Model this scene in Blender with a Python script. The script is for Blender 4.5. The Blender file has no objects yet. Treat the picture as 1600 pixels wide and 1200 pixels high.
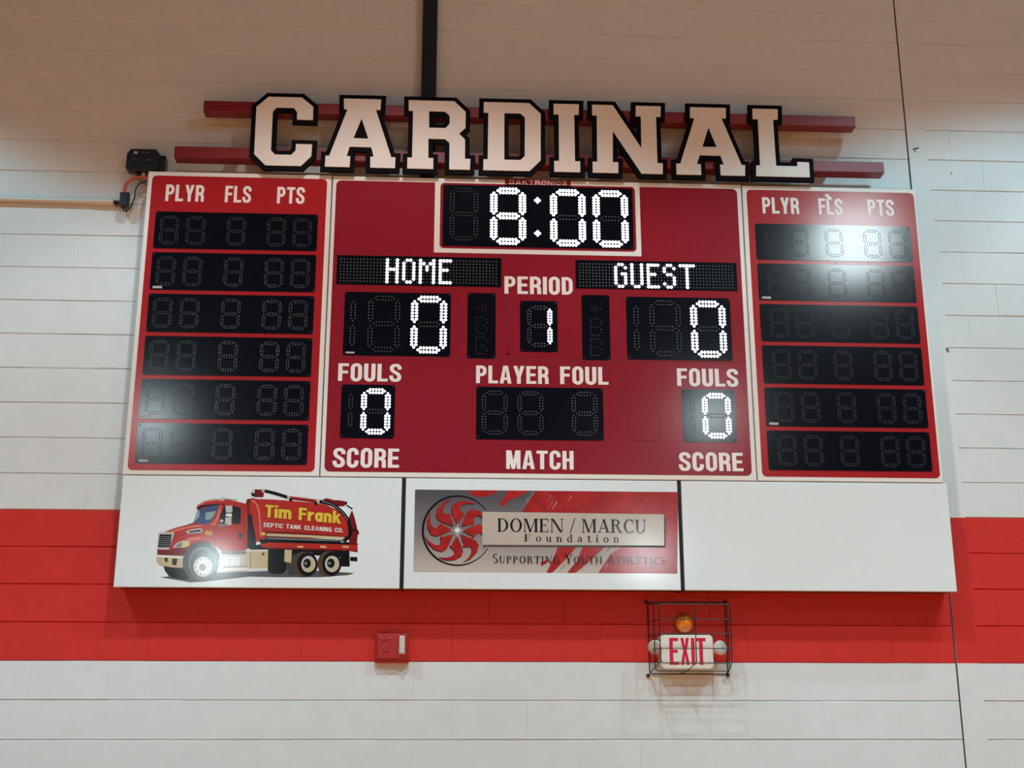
import bpy, bmesh, math, random
from mathutils import Matrix, Vector
from mathutils.geometry import tessellate_polygon

random.seed(7)
SC = bpy.context.scene
COL = SC.collection

# ------------------------------------------------------------------ camera
cam_d = bpy.data.cameras.new('camera')
cam_d.sensor_fit = 'HORIZONTAL'
cam_d.sensor_width = 36.0
cam_d.lens = 36.0 * 1939.7 / 1600.0
cam_d.clip_end = 200
cam = bpy.data.objects.new('camera', cam_d)
COL.objects.link(cam)
cam.matrix_world = Matrix((
    (0.99874, -0.01379, -0.04833, -0.4938),
    (-0.05026, -0.27055, -0.96139, -6.8903),
    (0.00018, 0.96261, -0.27090, 1.6268),
    (0, 0, 0, 1)))
SC.camera = cam

# ------------------------------------------------------------------ light
SC.view_settings.view_transform = 'Standard'
SC.view_settings.look = 'None'
SC.view_settings.gamma = 1.0
SC.view_settings.use_curve_mapping = False
SC.view_settings.exposure = 0.0

world = bpy.data.worlds.new('gym_air')
SC.world = world
world.use_nodes = True
wb = world.node_tree.nodes['Background']
wb.inputs[0].default_value = (0.75, 0.85, 1.0, 1)
wb.inputs[1].default_value = 0.015


def lamp(name, loc, power, radius, color, cone=None, blend=0.15):
    """one ceiling fixture; with a cone it has a reflector and shines straight down"""
    l = bpy.data.lights.new(name, 'SPOT' if cone else 'POINT')
    l.energy = power
    l.color = color
    l.shadow_soft_size = radius
    if cone:
        l.spot_size = math.radians(cone)
        l.spot_blend = blend
    o = bpy.data.objects.new(name, l)
    COL.objects.link(o)
    o.location = loc
    return o


COOL = (0.47, 0.87, 1.0)
# the two reflector fixtures nearest the wall: their cones end just above the board
lamp('high_bay_near', (-5.0, -3.4, 8.0), 720, 0.16, COOL, 107, 0.14)
lamp('high_bay_near', (3.5, -3.4, 8.0), 760, 0.16, COOL, 107, 0.14)
lamp('high_bay_corner', (4.4, -1.9, 8.0), 400, 0.06, (0.85, 0.97, 1.0), 78, 0.25)
lamp('high_bay_near', (-0.8, -3.4, 8.0), 660, 0.16, (0.93, 0.95, 0.95), 101, 0.22)
# added fill spots, not known fixtures, to brighten the lower end wall
for fx in (-5.0, 0.0, 5.0):
    lamp('fill_lower_wall', (fx, -5.0, 8.0), 570, 0.16, (0.74, 0.93, 1.0), 100, 0.3)
# invented spots out of view, added so the wooden floor bounces warm fill
for fx in (-8.0, -2.6, 2.8, 8.2):
    for fy in (-7.5, -13.0, -19.0):
        lamp('fill_floor_bounce', (fx, fy, 8.0), 2150, 0.2, (1.0, 0.93, 0.82), 80, 0.3)
# open fixtures farther down the hall; these are the ones mirrored in the board
GLARE = (0.80, 0.96, 1.0)
lamp('high_bay_far', (4.87, -8.7, 8.0), 290, 0.50, GLARE)
lamp('high_bay_far', (-6.9, -19.4, 8.0), 190, 0.45, GLARE)
lamp('high_bay_far', (4.93, -18.3, 8.0), 150, 0.40, GLARE)
lamp('high_bay_far', (6.9, -39.6, 8.0), 850, 0.5, GLARE)
lamp('high_bay_far', (-9.5, -42.0, 8.0), 700, 0.5, GLARE)


# ------------------------------------------------------------------ materials
def mat(name, color, rough=0.5, spec=0.5, metal=0.0, noise=0.0, scale=30.0, bump=0.0, emit=None, coat=0.0, coat_rough=0.2, wave=0.0):
    m = bpy.data.materials.new(name)
    m.use_nodes = True
    nt = m.node_tree
    b = nt.nodes['Principled BSDF']
    b.inputs['Base Color'].default_value = (*color, 1)
    b.inputs['Roughness'].default_value = rough
    b.inputs['Specular IOR Level'].default_value = spec
    b.inputs['Metallic'].default_value = metal
    b.inputs['Coat Weight'].default_value = coat
    b.inputs['Coat Roughness'].default_value = coat_rough
    tc = nt.nodes.new('ShaderNodeTexCoord')
    n = nt.nodes.new('ShaderNodeTexNoise')
    n.inputs['Scale'].default_value = scale
    n.inputs['Detail'].default_value = 5
    nt.links.new(tc.outputs['Object'], n.inputs['Vector'])
    if noise > 0:
        mix = nt.nodes.new('ShaderNodeMixRGB')
        mix.blend_type = 'MULTIPLY'
        mix.inputs[0].default_value = 1.0
        mix.inputs[1].default_value = (*color, 1)
        r = nt.nodes.new('ShaderNodeValToRGB')
        r.color_ramp.elements[0].position = 0.3
        r.color_ramp.elements[1].position = 0.7
        lo = 1 - noise
        r.color_ramp.elements[0].color = (lo, lo, lo, 1)
        r.color_ramp.elements[1].color = (1, 1, 1, 1)
        nt.links.new(n.outputs['Fac'], r.inputs['Fac'])
        nt.links.new(r.outputs['Color'], mix.inputs[2])
        nt.links.new(mix.outputs['Color'], b.inputs['Base Color'])
    if bump > 0:
        bp = nt.nodes.new('ShaderNodeBump')
        bp.inputs['Strength'].default_value = bump
        bp.inputs['Distance'].default_value = 0.01
        nt.links.new(n.outputs['Fac'], bp.inputs['Height'])
        nt.links.new(bp.outputs['Normal'], b.inputs['Normal'])
    if emit:
        b.inputs['Emission Color'].default_value = (*emit[0], 1)
        b.inputs['Emission Strength'].default_value = emit[1]
    return m


M = {}
M['wall_white'] = mat('painted_block_white', (0.63, 0.68, 0.70), 0.55, 0.3, noise=0.05, scale=9, bump=0.12)
M['wall_red'] = mat('painted_block_red', (0.56, 0.028, 0.022), 0.45, 0.3, noise=0.08, scale=9, bump=0.12)
M['joint'] = mat('joint_filler', (0.05, 0.05, 0.05), 0.9, noise=0.2, scale=40)
M['wood'] = mat('maple_floor', (0.62, 0.235, 0.070), 0.6, noise=0.25, scale=6)
M['beam'] = mat('beam_paint', (0.42, 0.40, 0.37), 0.6, noise=0.1, scale=5)
M['cab_white'] = mat('cabinet_white', (0.70, 0.69, 0.66), 0.30, 0.4, noise=0.03, scale=3)
M['red'] = mat('panel_red', (0.245, 0.0135, 0.025), 0.15, 0.5, noise=0.04, scale=2.5)
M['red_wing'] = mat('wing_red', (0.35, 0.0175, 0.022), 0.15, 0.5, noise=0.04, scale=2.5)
M['red_dark'] = mat('panel_red_seam', (0.13, 0.007, 0.010), 0.4, 0.4, noise=0.04, scale=4)
M['black'] = mat('digit_panel_black', (0.0034, 0.0041, 0.0080), 0.128, 0.65, noise=0.2, scale=12)
M['caption'] = mat('caption_white', (0.78, 0.73, 0.72), 0.22, 0.45, noise=0.05, scale=20)
M['led_off'] = mat('led_unlit', (0.044, 0.046, 0.048), 0.35, 0.4, noise=0.3, scale=90)
M['led_on'] = mat('led_lit', (0.8, 0.8, 0.85), 0.4, 0.3, noise=0.01, emit=((0.86, 0.90, 1.0), 2.6))
M['sticker'] = mat('sticker_grey', (0.45, 0.45, 0.45), 0.5, noise=0.4, scale=200)
M['ad_white'] = mat('ad_panel_white', (0.68, 0.745, 0.77), 0.10, 0.45, noise=0.025, scale=2.2)
M['strip'] = mat('divider_black', (0.010, 0.010, 0.012), 0.35, 0.4, noise=0.2, scale=20)
M['letter_face'] = mat('letter_white', (0.72, 0.70, 0.67), 0.45, 0.3, noise=0.03, scale=6)
M['letter_black'] = mat('letter_black', (0.0040, 0.0036, 0.0055), 0.7, 0.06, noise=0.15, scale=15)
M['rail'] = mat('rail_red', (0.19, 0.013, 0.018), 0.4, 0.4, noise=0.1, scale=7)
M['post'] = mat('post_black', (0.016, 0.018, 0.026), 0.42, 0.4, noise=0.15, scale=10)
M['pipe'] = mat('conduit_paint', (0.58, 0.55, 0.49), 0.45, 0.4, noise=0.06, scale=20)
M['plastic'] = mat('black_plastic', (0.010, 0.011, 0.014), 0.38, 0.45, noise=0.15, scale=40)
M['mark'] = mat('pale_print', (0.42, 0.42, 0.43), 0.5, noise=0.1, scale=50)
M['mark_dim'] = mat('dim_print', (0.12, 0.12, 0.125), 0.5, noise=0.1, scale=50)
M['cable_red'] = mat('cable_orange_red', (0.50, 0.085, 0.055), 0.45, noise=0.15, scale=60)
M['cable_black'] = mat('cable_black', (0.012, 0.012, 0.014), 0.45, noise=0.1, scale=60)
M['alarm'] = mat('alarm_red', (0.40, 0.026, 0.026), 0.35, 0.45, noise=0.08, scale=30)
M['lens'] = mat('strobe_lens', (0.62, 0.58, 0.56), 0.18, 0.6, noise=0.1, scale=60)
M['exit_white'] = mat('exit_housing', (0.72, 0.71, 0.64), 0.38, 0.4, noise=0.05, scale=25)
M['exit_red'] = mat('exit_letters', (0.60, 0.012, 0.045), 0.4, 0.3, noise=0.05, scale=30)
M['lamp_glass'] = mat('lamp_lens', (0.55, 0.54, 0.50), 0.25, 0.6, noise=0.15, scale=40)
M['amber'] = mat('amber_lens', (0.85, 0.24, 0.012), 0.12, 0.7, noise=0.35, scale=45, coat=0.5, coat_rough=0.05)
M['wire'] = mat('wire_black', (0.012, 0.011, 0.012), 0.4, 0.4, noise=0.1, scale=60)
M['screw'] = mat('screw_dark', (0.02, 0.02, 0.022), 0.35, 0.5, metal=0.6, noise=0.2, scale=90)
M['steel'] = mat('painted_steel', (0.55, 0.48, 0.40), 0.45, noise=0.1, scale=40)
for k, c in dict(K=(0.010, 0.010, 0.012), D=(0.055, 0.055, 0.06), R=(0.42, 0.030, 0.022), r=(0.17, 0.012, 0.014), P=(0.62, 0.16, 0.12),
                 G=(0.50, 0.50, 0.48), w=(0.72, 0.72, 0.70), T=(0.52, 0.44, 0.28), B=(0.045, 0.085, 0.19), b=(0.25, 0.36, 0.38),
                 Y=(0.66, 0.50, 0.06), g=(0.20, 0.20, 0.21), n=(0.085, 0.055, 0.035), s=(0.085, 0.085, 0.09)).items():
    M['ink_' + k] = mat('print_ink_' + k.lower() + ('_deep' if k.isupper() else ''), c, 0.10, 0.5, noise=0.12, scale=28)
M['ink_black'] = mat('print_black', (0.012, 0.011, 0.011), 0.12, 0.45, noise=0.1, scale=40)
M['art_red'] = mat('print_red', (0.40, 0.026, 0.026), 0.12, 0.45, noise=0.35, scale=14)
M['art_pale'] = mat('print_plate', (0.46, 0.40, 0.35), 0.12, 0.45, noise=0.06, scale=12)
M['art_shade'] = mat('print_plate_edge', (0.075, 0.070, 0.072), 0.25, 0.45, noise=0.1, scale=12)


def art_base_material():
    """printed grey background of the centre sign: dark slate ink at the top left fading to warm grey"""
    m = mat('print_grey_fade', (0.3, 0.28, 0.27), 0.12, 0.45, noise=0)
    nt = m.node_tree
    tc = nt.nodes.new('ShaderNodeTexCoord')
    sep = nt.nodes.new('ShaderNodeSeparateXYZ')
    nt.links.new(tc.outputs['Generated'], sep.inputs[0])
    nz = nt.nodes.new('ShaderNodeTexNoise')
    nz.inputs['Scale'].default_value = 2.0
    add = nt.nodes.new('ShaderNodeMath')
    add.operation = 'MULTIPLY_ADD'
    add.inputs[1].default_value = 0.16
    nt.links.new(nz.outputs['Fac'], add.inputs[0])
    nt.links.new(sep.outputs['Z'], add.inputs[2])
    r = nt.nodes.new('ShaderNodeValToRGB')
    e = r.color_ramp.elements
    e[0].position = 0.06
    e[0].color = (0.50, 0.44, 0.39, 1)
    e[1].position = 1.0
    e[1].color = (0.085, 0.080, 0.092, 1)
    x = r.color_ramp.elements.new(0.55)
    x.color = (0.20, 0.18, 0.185, 1)
    nt.links.new(add.outputs[0], r.inputs['Fac'])
    nt.links.new(r.outputs['Color'], nt.nodes['Principled BSDF'].inputs['Base Color'])
    return m


M['art_base'] = art_base_material()

# ------------------------------------------------------------------ helpers
ORI = {}


def tag(o, label, cat, group=None):
    o['label'] = label
    o['category'] = cat
    if group:
        o['group'] = group
    return o


def thing(name, loc, label, cat, group=None):
    o = bpy.data.objects.new(name, None)
    o.empty_display_size = 0.1
    COL.objects.link(o)
    o.location = loc
    ORI[o] = Vector(loc)
    return tag(o, label, cat, group)


class MB:
    """collects shapes given in room coordinates and links them as ONE mesh object"""

    def __init__(self):
        self.v, self.f, self.m = [], [], []

    def add(self, vs, fs, mi=0):
        n = len(self.v)
        self.v += [tuple(p) for p in vs]
        self.f += [tuple(i + n for i in f) for f in fs]
        self.m += [mi] * len(fs)
        return self

    def box(self, x0, x1, d0, d1, z0, z1, b=0.0, mi=0):
        """d = distance out from the wall; b = bevel of the front edges"""
        vs = [(x0, -d0, z0), (x1, -d0, z0), (x1, -d0, z1), (x0, -d0, z1)]
        if b <= 0:
            vs += [(x0, -d1, z0), (x1, -d1, z0), (x1, -d1, z1), (x0, -d1, z1)]
            fs = [(0, 3, 2, 1)[::-1], (4, 5, 6, 7), (0, 1, 5, 4), (1, 2, 6, 5), (2, 3, 7, 6), (3, 0, 4, 7)]
        else:
            vs += [(x0, -(d1 - b), z0), (x1, -(d1 - b), z0), (x1, -(d1 - b), z1), (x0, -(d1 - b), z1)]
            vs += [(x0 + b, -d1, z0 + b), (x1 - b, -d1, z0 + b), (x1 - b, -d1, z1 - b), (x0 + b, -d1, z1 - b)]
            fs = [(3, 2, 1, 0)[::-1], (8, 9, 10, 11)]
            for i in range(4):
                j = (i + 1) % 4
                fs += [(i, j, 4 + j, 4 + i), (4 + i, 4 + j, 8 + j, 8 + i)]
        return self.add(vs, fs, mi)

    def prism(self, loops, d0, d1, mi=0, side=True, back=False):
        """loops: outer outline then holes, lists of (x, z); extruded from d0 to the front at d1"""
        if isinstance(loops[0][0], (int, float)):
            loops = [loops]
        tris = tessellate_polygon([[Vector((p[0], p[1], 0)) for p in l] for l in loops])
        flat = [p for l in loops for p in l]
        vs = [(p[0], -d1, p[1]) for p in flat]
        fs = []
        for t in tris:
            a, b, c = (flat[i] for i in t)
            s = (b[0] - a[0]) * (c[1] - a[1]) - (c[0] - a[0]) * (b[1] - a[1])
            fs.append(tuple(t) if s > 0 else tuple(t)[::-1])
        nf = len(flat)
        if side and d1 > d0:
            vs += [(p[0], -d0, p[1]) for p in flat]
            k = 0
            for l in loops:
                n = len(l)
                for i in range(n):
                    j = (i + 1) % n
                    fs.append((k + i, nf + k + i, nf + k + j, k + j))
                k += n
            if back:
                fs += [tuple(i + nf for i in f[::-1]) for f in fs[:len(tris)]]
        return self.add(vs, fs, mi)

    def dome(self, x, z, d, r, h, n=6, mi=0, rz=None):
        rz = rz or r
        vs = [(x + r * math.cos(2 * math.pi * (i + .5) / n), -d, z + rz * math.sin(2 * math.pi * (i + .5) / n)) for i in range(n)]
        vs.append((x, -(d + h), z))
        return self.add(vs, [(i, (i + 1) % n, n) for i in range(n)], mi)

    def tube(self, pts, r, n=8, mi=0, cap=True):
        pts = [Vector(p) for p in pts]
        vs, fs = [], []
        up = None
        for i, p in enumerate(pts):
            a = pts[max(0, i - 1)]
            b = pts[min(len(pts) - 1, i + 1)]
            t = (b - a).normalized()
            if up is None:
                up = Vector((0, 0, 1)) if abs(t.z) < .9 else Vector((1, 0, 0))
            s = t.cross(up).normalized()
            up = s.cross(t).normalized()
            for k in range(n):
                an = 2 * math.pi * k / n
                vs.append(p + s * r * math.cos(an) + up * r * math.sin(an))
        for i in range(len(pts) - 1):
            for k in range(n):
                k2 = (k + 1) % n
                fs.append((i * n + k, i * n + k2, (i + 1) * n + k2, (i + 1) * n + k))
        if cap:
            fs.append(tuple(range(n))[::-1])
            fs.append(tuple(range((len(pts) - 1) * n, len(pts) * n)))
        return self.add(vs, fs, mi)

    def lathe(self, c, axis, prof, n=24, mi=0):
        """prof: (radius, distance along axis)"""
        axis = Vector(axis).normalized()
        s = axis.cross(Vector((0, 0, 1)) if abs(axis.z) < .9 else Vector((1, 0, 0))).normalized()
        u = s.cross(axis)
        c = Vector(c)
        vs, fs = [], []
        for r, h in prof:
            for k in range(n):
                an = 2 * math.pi * k / n
                vs.append(c + axis * h + (s * math.cos(an) + u * math.sin(an)) * max(r, 1e-5))
        for i in range(len(prof) - 1):
            for k in range(n):
                k2 = (k + 1) % n
                fs.append((i * n + k, (i + 1) * n + k, (i + 1) * n + k2, i * n + k2))
        return self.add(vs, fs, mi)

    def build(self, name, mats, parent=None, smooth=False, at=None, label=None):
        me = bpy.data.meshes.new(name)
        o0 = ORI.get(parent, Vector((0, 0, 0))) if at is None else Vector(at)
        me.from_pydata([tuple(Vector(p) - o0) for p in self.v], [], self.f)
        for m in (mats if isinstance(mats, (list, tuple)) else [mats]):
            me.materials.append(m)
        me.polygons.foreach_set('material_index', self.m)
        if smooth:
            me.polygons.foreach_set('use_smooth', [True] * len(me.polygons))
        me.update()
        ob = bpy.data.objects.new(name, me)
        COL.objects.link(ob)
        if parent is not None:
            ob.parent = parent
            ORI[ob] = o0
            if at is not None:
                ob.location = Vector(at) - ORI[parent]
        elif at is not None:
            ob.location = at
        if label:
            ob['label'] = label
        return ob


def rrect(x0, x1, z0, z1, r, n=5):
    p = []
    for cx, cz, a in ((x1 - r, z1 - r, 0), (x0 + r, z1 - r, 90), (x0 + r, z0 + r, 180), (x1 - r, z0 + r, 270)):
        for i in range(n + 1):
            t = math.radians(a + 90 * i / n)
            p.append((cx + r * math.cos(t), cz + r * math.sin(t)))
    return p


def circle(cx, cz, r, n=32, rz=None):
    rz = rz or r
    return [(cx + r * math.cos(2 * math.pi * i / n), cz + rz * math.sin(2 * math.pi * i / n)) for i in range(n)]


def offset_poly(p, w):
    """mitred outward offset of a polygon (any winding)"""
    n = len(p)
    ar = sum(p[i][0] * p[(i + 1) % n][1] - p[(i + 1) % n][0] * p[i][1] for i in range(n))
    sg = 1 if ar > 0 else -1
    out = []
    for i in range(n):
        a, b, c = Vector(p[i - 1]), Vector(p[i]), Vector(p[(i + 1) % n])
        e1, e2 = (b - a).normalized(), (c - b).normalized()
        n1, n2 = Vector((e1.y, -e1.x)) * sg, Vector((e2.y, -e2.x)) * sg
        m = n1 + n2
        m /= max(m.dot(n1), 0.12)
        out.append(tuple(b + m * w))
    return out


# plain bold condensed lettering (captions): every glyph is a list of outlines in a box of height 1
def ribbon(pts, t, closed=False):
    """polygons of a stroke of thickness t along pts (flat ends)"""
    out, n = [], len(pts)
    L, R = [], []
    for i, p in enumerate(pts):
        a = pts[i - 1] if (i > 0 or closed) else p
        c = pts[(i + 1) % n] if (i < n - 1 or closed) else p
        e1 = Vector((p[0] - a[0], p[1] - a[1]))
        e2 = Vector((c[0] - p[0], c[1] - p[1]))
        if e1.length < 1e-9:
            e1 = e2
        if e2.length < 1e-9:
            e2 = e1
        e1.normalize()
        e2.normalize()
        n1, n2 = Vector((-e1.y, e1.x)), Vector((-e2.y, e2.x))
        m = n1 + n2
        m /= max(m.dot(n1), .35)
        L.append((p[0] + m.x * t / 2, p[1] + m.y * t / 2))
        R.append((p[0] - m.x * t / 2, p[1] - m.y * t / 2))
    for i in range(n if closed else n - 1):
        j = (i + 1) % n
        out.append([R[i], R[j], L[j], L[i]])
    return out


def arcp(cx, cz, rx, rz, a0, a1, n=7):
    return [(cx + rx * math.cos(math.radians(a0 + (a1 - a0) * i / n)), cz + rz * math.sin(math.radians(a0 + (a1 - a0) * i / n))) for i in range(n + 1)]


def gothic(ch, w=.50, t=.182, h=.158):
    """outlines and advance width; w = letter width, t = stem, h = arm thickness"""
    q = t / 2
    B = lambda x0, x1, z0, z1: [(x0, z0), (x1, z0), (x1, z1), (x0, z1)]
    r = w * .40
    if ch == 'I': return [B(0, t, 0, 1)], t
    if ch == 'L': return [B(0, t, 0, 1), B(t, w * .92, 0, h)], w * .92
    if ch == 'F': return [B(0, t, 0, 1), B(t, w * .92, 1 - h, 1), B(t, w * .86, .43, .43 + h)], w * .92
    if ch == 'E': return [B(0, t, 0, 1), B(t, w * .94, 1 - h, 1), B(t, w * .88, .43, .43 + h), B(t, w * .96, 0, h)], w * .96
    if ch == 'T': return [B(w / 2 - q, w / 2 + q, 0, 1), B(0, w, 1 - h, 1)], w
    if ch == 'H': return [B(0, t, 0, 1), B(w - t, w, 0, 1), B(t, w - t, .43, .43 + h)], w
    if ch in 'PR':
        g = [B(0, t, 0, 1)] + ribbon([(t * .9, 1 - h / 2)] + arcp(w - q - r * .8, 1 - h / 2 - r * .85, r * .8, r * .85, 90, 0) + arcp(w - q - r * .8, .40 + h / 2 + r * .85, r * .8, r * .85, 0, -90) + [(t * .9, .40 + h / 2)], t * .93)
        if ch == 'R':
            g += ribbon([(w * .45, .47), (w * .66, .45), (w - q * 1.05, .36), (w - q * .95, .22), (w - q * .9, .0)], t * .95)
        return g, w
    if ch == 'D':
        return [B(0, t, 0, 1)] + ribbon([(t * .9, 1 - h / 2)] + arcp(w - q - r, 1 - h / 2 - r * 1.1, r, r * 1.1, 90, 0) + arcp(w - q - r, h / 2 + r * 1.1, r, r * 1.1, 0, -90) + [(t * .9, h / 2)], t * .95), w
    if ch == 'O' or ch == 'Q':
        rr_ = w / 2 - q
        return ribbon(arcp(w / 2, 1.012 - h / 2 - rr_ * 1.15, rr_, rr_ * 1.15, 0, 180, 10) + arcp(w / 2, -.012 + h / 2 + rr_ * 1.15, rr_, rr_ * 1.15, 180, 360, 10), t * .97, True), w
    if ch in 'CG':
        rr_ = w / 2 - q
        g = ribbon([(w - q, .66)] + arcp(w / 2, 1.012 - h / 2 - rr_ * 1.15, rr_, rr_ * 1.15, 0, 180, 10) + arcp(w / 2, -.012 + h / 2 + rr_ * 1.15, rr_, rr_ * 1.15, 180, 360, 10) + [(w - q, .36)], t * .97)
        if ch == 'G':
            g += [B(w * .52, w, .36, .36 + h * .9), B(w - t * .9, w, 0, .40)]
        return g, w
    if ch == 'U':
        rr_ = w / 2 - q
        return ribbon([(q, 1)] + arcp(w / 2, -.012 + h / 2 + rr_ * 1.15, rr_, rr_ * 1.15, 180, 360, 10) + [(w - q, 1)], t), w
    if ch == 'S':
        P = [(.87, .69), (.84, .83), (.68, .915), (.5, .93), (.30, .905), (.17, .81), (.17, .69), (.28, .59), (.5, .51), (.73, .42), (.84, .31), (.83, .18), (.70, .09), (.5, .07), (.28, .09), (.15, .19), (.12, .34)]
        return ribbon([(a * w, b) for a, b in P], t * .93), w
    if ch == 'A':
        W_ = w * 1.12
        return [[(0, 0), (t, 0), (W_ / 2 + t * .12, 1), (W_ / 2 - t * .62, 1)], [(W_ - t, 0), (W_, 0), (W_ / 2 + t * .62, 1), (W_ / 2 - t * .12, 1)], B(W_ * .24, W_ * .76, .20, .20 + h * .9)], W_
    if ch == 'M':
        W_ = w * 1.28
        return [B(0, t * .9, 0, 1), B(W_ - t * .9, W_, 0, 1), [(t * .2, 1), (W_ / 2 - t * .42, 0), (W_ / 2 + t * .42, 0), (t * 1.25, 1)], [(W_ - t * 1.25, 1), (W_ / 2 - t * .42, 0), (W_ / 2 + t * .42, 0), (W_ - t * .2, 1)]], W_
    if ch == 'N':
        return [B(0, t * .92, 0, 1), B(w - t * .92, w, 0, 1), [(0, 1), (w - t * 1.15, 0), (w, 0), (t * 1.15, 1)]], w
    if ch == 'Y':
        W_ = w * 1.08
        return [B(W_ / 2 - q, W_ / 2 + q, 0, .45), [(0, 1), (W_ / 2 - q, .38), (W_ / 2 + q * .6, .42), (t * 1.06, 1)], [(W_ - t * 1.06, 1), (W_ / 2 - q * .6, .42), (W_ / 2 + q, .38), (W_, 1)]], W_
    if ch == 'K':
        return [B(0, t, 0, 1), [(t * .8, .28), (t * .8, .56), (w * .98 - t, 1), (w * 1.02, 1)], [(w * .36, .55), (w * .56, .72), (w * 1.08, 0), (w * 1.08 - t * 1.15, 0)]], w * 1.08
    if ch == '.': return [B(0, t, 0, t)], t
    x_ = .74
    if ch == 'i': return [B(0, t, 0, x_), B(0, t, .84, 1.0)], t
    if ch == 'r': return [B(0, t, 0, x_)] + ribbon([(t * .6, .42), (t * .9, .58), (w * .72, .645)], h * 1.15), w * .72
    if ch in 'nm':
        W_ = w * .92
        g = [B(0, t, 0, x_)]
        for k in range(2 if ch == 'm' else 1):
            o_ = k * (W_ - t)
            rr_ = (W_ - t) / 2
            g += ribbon(arcp(o_ + W_ / 2, x_ - h / 2 - rr_ * .9, rr_, rr_ * .9, 180, 0, 8) + [(o_ + W_ - q, 0)], t)
        return g, W_ + (W_ - t if ch == 'm' else 0)
    if ch == 'a':
        W_ = w * .92
        rr_ = W_ / 2 - q
        return ribbon(arcp(W_ / 2, x_ / 2, rr_, x_ / 2 - h / 2, 0, 360, 16)[:-1], t * .95, True) + [B(W_ - t, W_, 0, x_)], W_
    if ch == 'k': return [B(0, t, 0, 1), [(t * .8, .24), (t * .8, .46), (w * .9 - t, x_), (w * .95, x_)], [(w * .34, .42), (w * .56, .55), (w, 0), (w - t * 1.15, 0)]], w
    return [], w * .62


def word(name, s, x0, x1, z0, z1, d0, d1, mt, parent, slope=0.0, space=.085, **k):
    """one word fitted into the rectangle; thin raised lettering, each outline a small solid"""
    polys, x = [], 0.0
    for ch in s:
        g, adv = gothic(ch, **k)
        polys += [[(x + a, b) for a, b in p] for p in g]
        x += adv + space
    w = x - space
    mb = MB()
    step = 0.0
    for p in polys:
        P = []
        for a, b in p:
            X = x0 + a / w * (x1 - x0)
            P.append((X, z0 + b * (z1 - z0) + slope * (X - x0)))
        mb.prism(P, d0, d1 + step, side=(d1 - d0) > .0007)
        step += .00002
    return mb.build(name, mt, parent)


def spline(pts, n=6):
    pts = [Vector(p) for p in pts]
    out = []
    for i in range(len(pts) - 1):
        p0, p1, p2, p3 = pts[max(0, i - 1)], pts[i], pts[i + 1], pts[min(len(pts) - 1, i + 2)]
        for k in range(n):
            t = k / n
            out.append(.5 * ((2 * p1) + (p2 - p0) * t + (2 * p0 - 5 * p1 + 4 * p2 - p3) * t * t + (3 * p1 - p0 - 3 * p2 + p3) * t ** 3))
    return out + [pts[-1]]


# ------------------------------------------------------------------ the room
CH, CW = 0.2032, 0.4064          # block course height and block length
JX = 2.312                       # vertical control joint
mb = MB()
rnd = random.Random(3)


def block(x0, x1, k, head_l, head_r, edge_l=False, edge_r=False):
    z0, z1 = k * CH + 2.0, (k + 1) * CH + 2.0
    j = rnd.uniform(-.0012, .0012)
    gb, gt = rnd.uniform(.0040, .0060), rnd.uniform(.003, .0048)
    hl, hr = (.0 if edge_l else .0035), (.0 if edge_r else .0035)
    t = [rnd.uniform(-.0006, .0006) for _ in range(4)]
    vs = [(x0, head_l, z0), (x1, head_r, z0), (x1, head_r, z1), (x0, head_l, z1),
          (x0 + hl, j + t[0], z0 + gb), (x1 - hr, j + t[1], z0 + gb), (x1 - hr, j + t[2], z1 - gt), (x0 + hl, j + t[3], z1 - gt)]
    vs[0] = (x0, .0070, z0); vs[1] = (x1, .0070, z0); vs[2] = (x1, .0070, z1); vs[3] = (x0, .0070, z1)
    # head joints are filled with paint: shallow mid points on the vertical edges
    vs += [(x0, head_l, z0 + gb), (x0, head_l, z1 - gt), (x1, head_r, z0 + gb), (x1, head_r, z1 - gt)]
    fs = [(4, 5, 6, 7), (0, 1, 5, 4), (7, 6, 2, 3), (8, 4, 7, 9), (5, 10, 11, 6), (0, 4, 8), (9, 7, 3), (1, 10, 5), (6, 11, 2)]
    mb.add(vs, fs, 1 if 0 <= k <= 3 else 0)


heads = {}


def head_depth(k, n):
    if (k, n) not in heads:
        heads[(k, n)] = rnd.choice((.0002, .0005, .0010, .0015, .0024)) * (.3 if k > 15 else 1)
    return heads[(k, n)]


for k in range(-10, 30):
    off = -2.71 + (0 if k % 2 else CW / 2)
    x0 = off - 9 * CW
    n = 0
    while x0 < JX - .006:
        x1 = min(x0 + CW, JX - .006)
        last = x1 > JX - .007
        block(x0, x1, k, head_depth(k, n), .0 if last else head_depth(k, n + 1), False, last)
        x0, n = x1, n + 1
    xs = 2.432 if k > 12 else 2.446
    z0, z1 = k * CH + 2, (k + 1) * CH + 2
    mb.add([(JX + .004, 0, z0), (xs, 0, z0), (xs, 0, z1), (JX + .004, 0, z1)], [(0, 1, 2, 3)], 1 if 0 <= k <= 3 else 0)
    x0, x1, n = xs, (2.58 if k % 2 else 2.77), 100
    while x0 < 6.6:
        block(x0, x1, k, 0.0 if n == 100 else head_depth(k, n), head_depth(k, n + 1), n == 100, False)
        x0, x1, n = x1, x1 + CW, n + 1
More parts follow.
